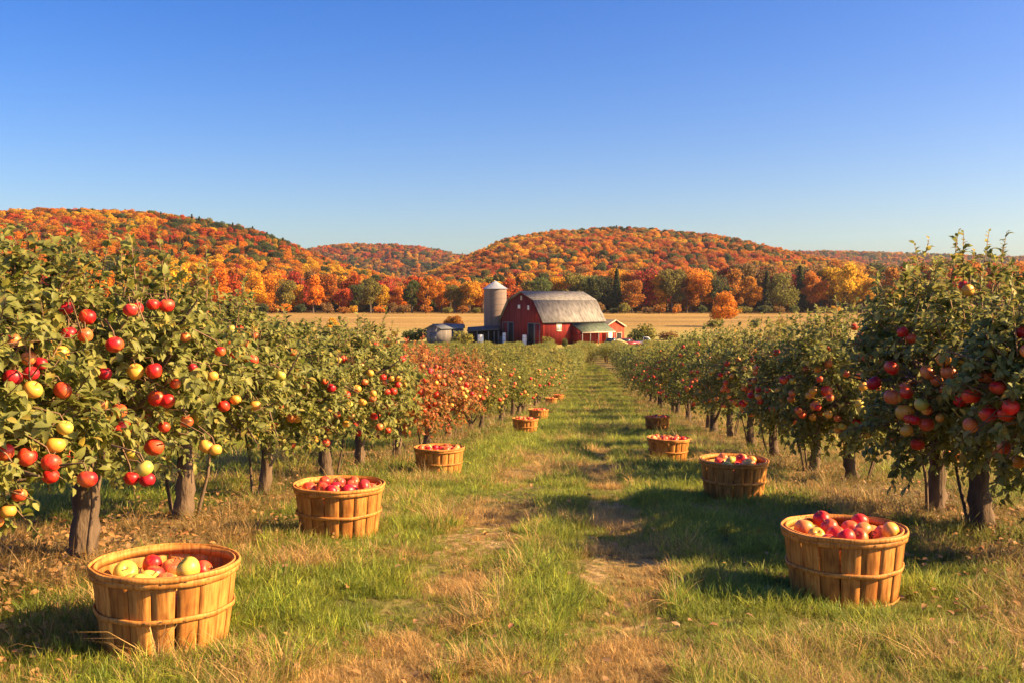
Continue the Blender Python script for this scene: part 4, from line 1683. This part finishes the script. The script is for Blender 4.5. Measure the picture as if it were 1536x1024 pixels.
barn = empty('barn', 'large red barn with weathered tin gambrel roof beside a round silo', 'barn', (BC[0], BC[1], ZB))
GP = [(0, 0), (WID, 0), (WID, EAVE), (WID - KU, KNEE), (WID / 2, RIDGE), (KU, KNEE), (0, EAVE)]
mb = MB()
for vv in (0.0, LEN - .25):
    mb.prism(GP, VA * vv, UA, ZV, VA, .25)
mb.prism([(0, 0), (LEN - .5, 0), (LEN - .5, EAVE - .02), (0, EAVE - .02)], VA * .25, VA, ZV, UA, .2)
mb.prism([(0, 0), (LEN - .5, 0), (LEN - .5, EAVE - .02), (0, EAVE - .02)], VA * .25 + UA * (WID - .2), VA, ZV, UA, .2)
mb.build('wall', M['barnred'], barn)
rf = MB()
OV = .45
prof = [(-.35, EAVE - .45), (KU - .05, KNEE + .12), (WID / 2, RIDGE + .16), (WID - KU + .05, KNEE + .12), (WID + .35, EAVE - .45)]
tk = .14
for a, b in zip(prof[:-1], prof[1:]):
    rf.prism([a, b, (b[0], b[1] + tk), (a[0], a[1] + tk)], VA * (-OV), UA, ZV, VA, LEN + 2 * OV)
roof = rf.build('roof', M['roofmetal'], barn)
rb = MB()          # raised standing seams
for v_ in np.arange(-.3, LEN + .4, .75):
    for a, b in zip(prof[:2], prof[1:3]):
        p0, p1 = L(a[0], v_, a[1] + tk), L(b[0], v_, b[1] + tk)
        rb.tube([p0, (p0 + p1) / 2, p1], .03, 4)
rb.build('seams', M['roofmetal'], roof)
fa = MB()          # dark fascia under the eave on the sunlit side and gable verge
fa.prism([(0, 0), (LEN + .8, 0), (LEN + .8, .22), (0, .22)], L(0, -.4, EAVE - .52, .30), VA, ZV, NS, .06)
fa.build('fascia', M['dark'], barn)


def framed(root, o, au, nn, w, h, pane, frame, name='window', fw=.16, proud=.05):
    f = MB()
    for (a, b, ww, hh) in ((-fw, -fw, w + 2 * fw, fw), (-fw, h, w + 2 * fw, fw), (-fw, 0, fw, h), (w, 0, fw, h)):
        f.prism([(a, b), (a + ww, b), (a + ww, b + hh), (a, b + hh)], o, au, ZV, nn, proud + .04)
    fo = f.build(name, frame, root)
    pn = MB()
    pn.prism([(0, 0), (w, 0), (w, h), (0, h)], o, au, ZV, nn, proud)
    pn.build('pane' if name == 'window' else 'door_infill', pane, fo)
    return fo


# gable doors: a near-black panel painted as the unlit opening and a red leaf in a pale frame, twice
for (u0, w1, w2, hh) in ((1.0, 1.15, 1.55, 4.0), (8.3, 1.3, 1.25, 4.1)):
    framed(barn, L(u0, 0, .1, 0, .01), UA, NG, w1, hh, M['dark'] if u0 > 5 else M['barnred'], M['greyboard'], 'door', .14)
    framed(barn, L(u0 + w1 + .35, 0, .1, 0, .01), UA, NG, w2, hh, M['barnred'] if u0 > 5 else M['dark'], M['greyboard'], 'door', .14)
framed(barn, L(6.35, 0, 7.0, 0, .01), UA, NG, .55, .62, M['white'], M['white'], 'window', .05)
framed(barn, L(3.85, 0, 6.75, 0, .01), UA, NG, .35, .75, M['white'], M['white'], 'window', .05)
framed(barn, L(5.85, 0, 8.6, 0, .01), UA, NG, .3, .75, M['cream'], M['cream'], 'window', .05)
framed(barn, L(0, 3.7, 2.75, .01), VA, NS, 1.05, 1.2, M['glass'], M['cream'], 'window', .16)
# canopy on posts along the sunlit side
cn = MB()
c0 = L(0, 7.6, 4.0, .02)
for k_ in range(1):
    A0, A1 = L(0, 7.6, 4.05, .03), L(0, 17.4, 4.05, .03)
    B0, B1 = L(0, 7.6, 2.35, 3.0), L(0, 17.4, 2.35, 3.0)
    up = ZV * .12
    cn.add([A0, A1, B1, B0, A0 + up, A1 + up, B1 + up, B0 + up], [[0, 1, 2, 3], [4, 7, 6, 5], [0, 4, 5, 1], [3, 2, 6, 7], [0, 3, 7, 4], [1, 5, 6, 2]])
canopy = cn.build('canopy', M['greenroof'], barn)
tr_ = MB()
tr_.prism([(0, 0), (9.8, 0), (9.8, .2), (0, .2)], L(0, 7.6, 2.2, 3.0), VA, ZV, NS, .06)
tr_.build('fascia', M['cream'], canopy)
for v_ in (7.8, 10.1, 12.5, 14.9, 17.2):
    p_ = MB()
    q_ = L(0, v_, 0, 2.85)
    p_.box((q_[0], q_[1], 1.17), (.16, .16, 2.34), math.atan2(VA[1], VA[0]))
    p_.build('post', M['greyboard'], canopy)
lean = MB()        # red end wall of the canopy shed with a lower door
lean.prism([(0.02, 0), (2.75, 0), (2.75, 2.35), (.02, 3.9)], L(0, 7.55, 0, 0), NS, ZV, VA, .1)
lean.build('end_wall', M['barnred'], canopy)

# silo
sx_, sy_ = -3.4, 203.0
silo = empty('silo', 'round grey concrete silo with a conical metal cap beside the barn', 'silo', (sx_, sy_, gz1(sx_, sy_) - .05))
sh = MB()
nn_ = 40
TOPZ = 1.3 + (HOR - 432.8) / F * sy_ - gz1(sx_, sy_)
RS = 2.3
zz_ = np.linspace(0, TOPZ, 12)
V = [(RS * math.cos(2 * math.pi * i / nn_), RS * math.sin(2 * math.pi * i / nn_), z) for z in zz_ for i in range(nn_)]
sh.add(V, [[j * nn_ + i, j * nn_ + (i + 1) % nn_, (j + 1) * nn_ + (i + 1) % nn_, (j + 1) * nn_ + i] for j in range(11) for i in range(nn_)])
sh.build('wall', M['concrete'], silo, smooth=True)
for z in np.arange(.8, TOPZ, 1.15):
    hp = MB()
    a_ = np.linspace(0, 2 * math.pi, 41)
    hp.tube(np.stack([np.cos(a_) * (RS + .02), np.sin(a_) * (RS + .02), np.full(41, z)], 1), .03, 4, cap=False)
    hp.build('hoop', M['greyboard'], silo)
cp = MB()
nr = 10
V = [((RS + .28) * math.cos(2 * math.pi * i / nr), (RS + .28) * math.sin(2 * math.pi * i / nr), TOPZ - .08) for i in range(nr)]
V += [(.28 * math.cos(2 * math.pi * i / nr), .28 * math.sin(2 * math.pi * i / nr), TOPZ + 1.45) for i in range(nr)] + [(0, 0, TOPZ + 1.62)]
cp.add(V, [[i, (i + 1) % nr, nr + (i + 1) % nr, nr + i] for i in range(nr)])
n0 = cp.n - len(V)
cp.add(np.array(V)[nr:], [[i, (i + 1) % nr, nr] for i in range(nr)])
cp.add(np.array(V)[:nr] + np.array([0, 0, -.02]), [[0, i + 1, i] for i in range(1, nr - 1)])
cp.build('cap', M['galv'], silo)


def gable_shed(name, lab, cat, x, y, rz, w, l, eave, ridge, wall, roof_, ov=.3, trim=None, doors=()):
    """gable wall along local X (width w), ridge along local Y (length l)"""
    root = empty(name, lab, cat, (x, y, gz1(x, y) - .05), rz)
    X, Y_ = np.array([1.0, 0, 0]), np.array([0, 1.0, 0])
    m_ = MB()
    gp = [(-w / 2, 0), (w / 2, 0), (w / 2, eave), (0, ridge), (-w / 2, eave)]
    m_.prism(gp, (0, 0, 0), X, ZV, Y_, .15)
    m_.prism(gp, (0, l - .15, 0), X, ZV, Y_, .15)
    for s_ in (-1, 1):
        m_.box((s_ * (w / 2 - .08), l / 2, eave / 2 - .01), (.15, l - .32, eave - .02))
    m_.build('wall', wall, root)
    r_ = MB()
    dz = (ridge - eave) / (w / 2) * ov
    for s_ in (-1, 1):
        r_.prism([(s_ * (w / 2 + ov), eave - dz + .02), (0, ridge + .02), (0, ridge + .14), (s_ * (w / 2 + ov), eave - dz + .14)], (0, -ov, 0), X, ZV, Y_, l + 2 * ov)
    ro = r_.build('roof', roof_, root)
    if trim:
        t2 = MB()
        for s_ in (-1, 1):
            t2.prism([(s_ * (w / 2 + ov + .02), eave - dz - .05), (0, ridge - .04), (0, ridge + .18), (s_ * (w / 2 + ov + .02), eave - dz + .17)], (0, -ov - .07, 0), X, ZV, Y_, .06)
        t2.build('verge', trim, ro)
    for (dx, dw, dh, dm) in doors:
        framed(root, np.array([dx, 0.0, .02]), X, -Y_, dw, dh, dm, trim or M['greyboard'], 'door', .1, .03)
    return root


av = math.atan2(VA[1], VA[0])
gable_shed('red_shed', 'small red shed with white trim just right of the barn', 'shed', 20.9, 203.5, av, 6.0, 7.0, 3.2, 4.45, M['shedred'], M['darkroof'], trim=M['cream'], doors=((-1.9, 1.1, 2.0, M['white']), (.6, 1.5, 1.9, M['dark'])))
gable_shed('grey_shed', 'low grey shed with blue grey tin roof left of the silo', 'shed', -15.6, 199.2, R(-28), 3.4, 6.0, 2.9, 3.7, M['greyboard'], M['bluegrey'], doors=((-.9, 1.5, 2.2, M['bluegrey']),))
# its long low wing
gable_shed('grey_shed_wing', 'long blue grey wing of the low shed reaching towards the silo', 'shed', -10.0, 203.8, R(88), 3.4, 6.0, 2.9, 3.6, M['bluegrey'], M['bluegrey'])
# open lean-to below the silo
lt = empty('lean_to', 'dark open sided lean-to on posts in front of the silo', 'lean-to', (-5.4, 197.0, gz1(-5.4, 197) - .05))
m_ = MB()
m_.add([(-3.4, -1.6, 2.45), (2.9, -1.6, 2.75), (2.9, 2.0, 3.5), (-3.4, 2.0, 3.1), (-3.4, -1.6, 2.60), (2.9, -1.6, 2.90), (2.9, 2.0, 3.65), (-3.4, 2.0, 3.25)],
       [[0, 3, 2, 1], [4, 5, 6, 7], [0, 1, 5, 4], [3, 7, 6, 2], [0, 4, 7, 3], [1, 2, 6, 5]])
m_.build('roof', M['darkroof'], lt)
m_ = MB()
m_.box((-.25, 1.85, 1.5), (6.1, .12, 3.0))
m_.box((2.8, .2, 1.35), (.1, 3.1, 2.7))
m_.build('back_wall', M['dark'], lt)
for xx in (-3.2, -1.4, .8, 1.9, 2.7):
    m_ = MB()
    m_.box((xx, -1.45, 1.24), (.14, .14, 2.5))
    m_.build('post', M['greyboard'], lt)

# yard clutter
def barrel(x, y, r, h, mat, lab, name='barrel'):
    root = empty(name, lab, 'barrel', (x, y, gz1(x, y)))
    m_ = MB()
    m_.tube([(0, 0, 0), (0, 0, h * .1), (0, 0, h * .5), (0, 0, h * .9), (0, 0, h)], [r * .92, r, r * 1.06, r, r * .92], 16)
    m_.build('body', mat, root, smooth=True)
    m_ = MB()
    for z in (h * .28, h * .72):
        a_ = np.linspace(0, 2 * math.pi, 17)
        m_.tube(np.stack([np.cos(a_) * r * 1.06, np.sin(a_) * r * 1.06, np.full(17, z)], 1), .02, 4, cap=False)
    m_.build('band', M['greyboard'], root)
    return root


q = BC + L(4.1, 0, 0, 0, 1.0)
barrel(q[0], q[1], .42, 1.9, M['white'], 'tall white tank standing at the right door of the barn gable', 'tank')
q = BC + L(10.6, 0, 0, 0, 1.2)
barrel(q[0], q[1], .5, 1.5, M['bluegrey'], 'pale blue grey drum at the left door of the barn gable')
q = BC + L(9.2, 0, 0, 0, 1.6)
barrel(q[0], q[1], .35, 2.2, M['white'], 'slim white drum between the doors of the barn gable')
barrel(pix(721, 193), 193, .55, 1.9, M['white'], 'white drum inside the dark lean-to below the silo')


def car(x, y, rz, paint, lab, pickup=False):
    root = empty('parked_car', lab, 'car', (x, y, gz1(x, y) - .02), rz)
    X, Y_ = np.array([1.0, 0, 0]), np.array([0, 1.0, 0])
    m_ = MB()
    m_.prism([(-2.2, .35), (2.2, .35), (2.25, .75), (1.9, .95), (.9, 1.0), (-2.15, 1.0), (-2.25, .7)], (0, -.88, 0), X, ZV, Y_, 1.76)
    roofx = [(-1.9, 1.0), (.95, 1.0), (.35, 1.48), (-1.35, 1.5)] if not pickup else [(-.4, 1.0), (1.1, 1.0), (.6, 1.7), (-.3, 1.72)]
    m_.prism([roofx[3], roofx[2], (roofx[2][0] - .03, roofx[2][1] + .05), (roofx[3][0] + .03, roofx[3][1] + .05)], (0, -.74, 0), X, ZV, Y_, 1.48)
    for (a, b) in ((0, 3), (1, 2)):
        for yy in (-.74, .66):
            m_.tube([(roofx[a][0], yy + .04, 1.0), (roofx[b][0], yy + .04, roofx[b][1])], [.06, .05], 4)
    m_.build('body', paint, root)
    g_ = MB()
    g_.prism([(roofx[0][0] + .05, 1.002), (roofx[1][0] - .05, 1.002), (roofx[2][0] - .03, roofx[2][1] - .01), (roofx[3][0] + .03, roofx[3][1] - .01)], (0, -.72, 0), X, ZV, Y_, 1.44)
    g_.build('window', M['carglass'], root)
    for xx in (-1.35, 1.4):
        for yy in (-.80, .80):
            w_ = MB()
            w_.tube([(xx, yy - .1, .33), (xx, yy, .33), (xx, yy + .1, .33)], [.31, .33, .31], 16)
            w_.add([(xx + .31 * math.cos(t_), yy - .1, .33 + .31 * math.sin(t_)) for t_ in np.linspace(0, 6.28, 17)[:-1]] + [(xx, yy - .1, .33)], [[i, (i + 1) % 16, 16] for i in range(16)])
            w_.build('wheel', M['rubber'], root)
    for yy in (-.6, .6):
        h_ = MB()
        h_.box((2.2, yy, .78), (.08, .28, .14))
        h_.build('headlight', M['white'], root)


car(pix(942, 183), 183, R(20), M['carred'], 'maroon car parked in front of the small red shed')
car(pix(968, 184), 184, R(-8), M['carwhite'], 'white pickup parked beside the olive bush right of the shed', True)
car(pix(920, 186), 186, R(60), M['carglass'], 'dark car parked below the gable of the small red shed')
# pale hay or sand heap beside the cars
m_ = MB()
a_ = np.linspace(0, 2 * math.pi, 25)[:-1]
V = [(0, 0, 1.5)]
for k_, rr in enumerate((.7, 1.5, 2.3)):
    for t_ in a_:
        V.append((rr * math.cos(t_) * (1 + .1 * math.sin(3 * t_)), rr * math.sin(t_), 1.5 - [.25, .8, 1.6][k_] + .08 * math.sin(5 * t_ + k_)))
m_.add(V, [[0, 1 + i, 1 + (i + 1) % 24] for i in range(24)])
base_ = m_.n - len(V)
m_.add(V, [[1 + k_ * 24 + i, 1 + (k_ + 1) * 24 + i, 1 + (k_ + 1) * 24 + (i + 1) % 24, 1 + k_ * 24 + (i + 1) % 24] for k_ in range(2) for i in range(24)])
hp = m_.build('straw_heap', simple('straw', (.55, .42, .22), .95, .25, 3), smooth=True)
hp.location = (pix(929, 182), 182, gz1(pix(929, 182), 182))
tag(hp, 'pale straw heap in the yard between the dark car and the maroon car', 'straw heap')
print('objects', len(scene.objects), 'forest done')

# ------------------------------------------------------------------ the air
hz = MB()
hz.box((-100, 2100, 95), (5600, 4300, 230))
hm = bpy.data.materials.new('haze')
hm.use_nodes = True
nt = hm.node_tree
for n_ in list(nt.nodes):
    nt.nodes.remove(n_)
ho = nt.nodes.new('ShaderNodeOutputMaterial')
pv = nt.nodes.new('ShaderNodeVolumePrincipled')
pv.inputs['Color'].default_value = (.80, .88, 1.0, 1)
pv.inputs['Density'].default_value = HAZE
pv.inputs['Anisotropy'].default_value = 0.3
nt.links.new(pv.outputs[0], ho.inputs['Volume'])
tag(hz.build('haze', hm), 'thin pale autumn haze over the valley', 'haze', kind='stuff')
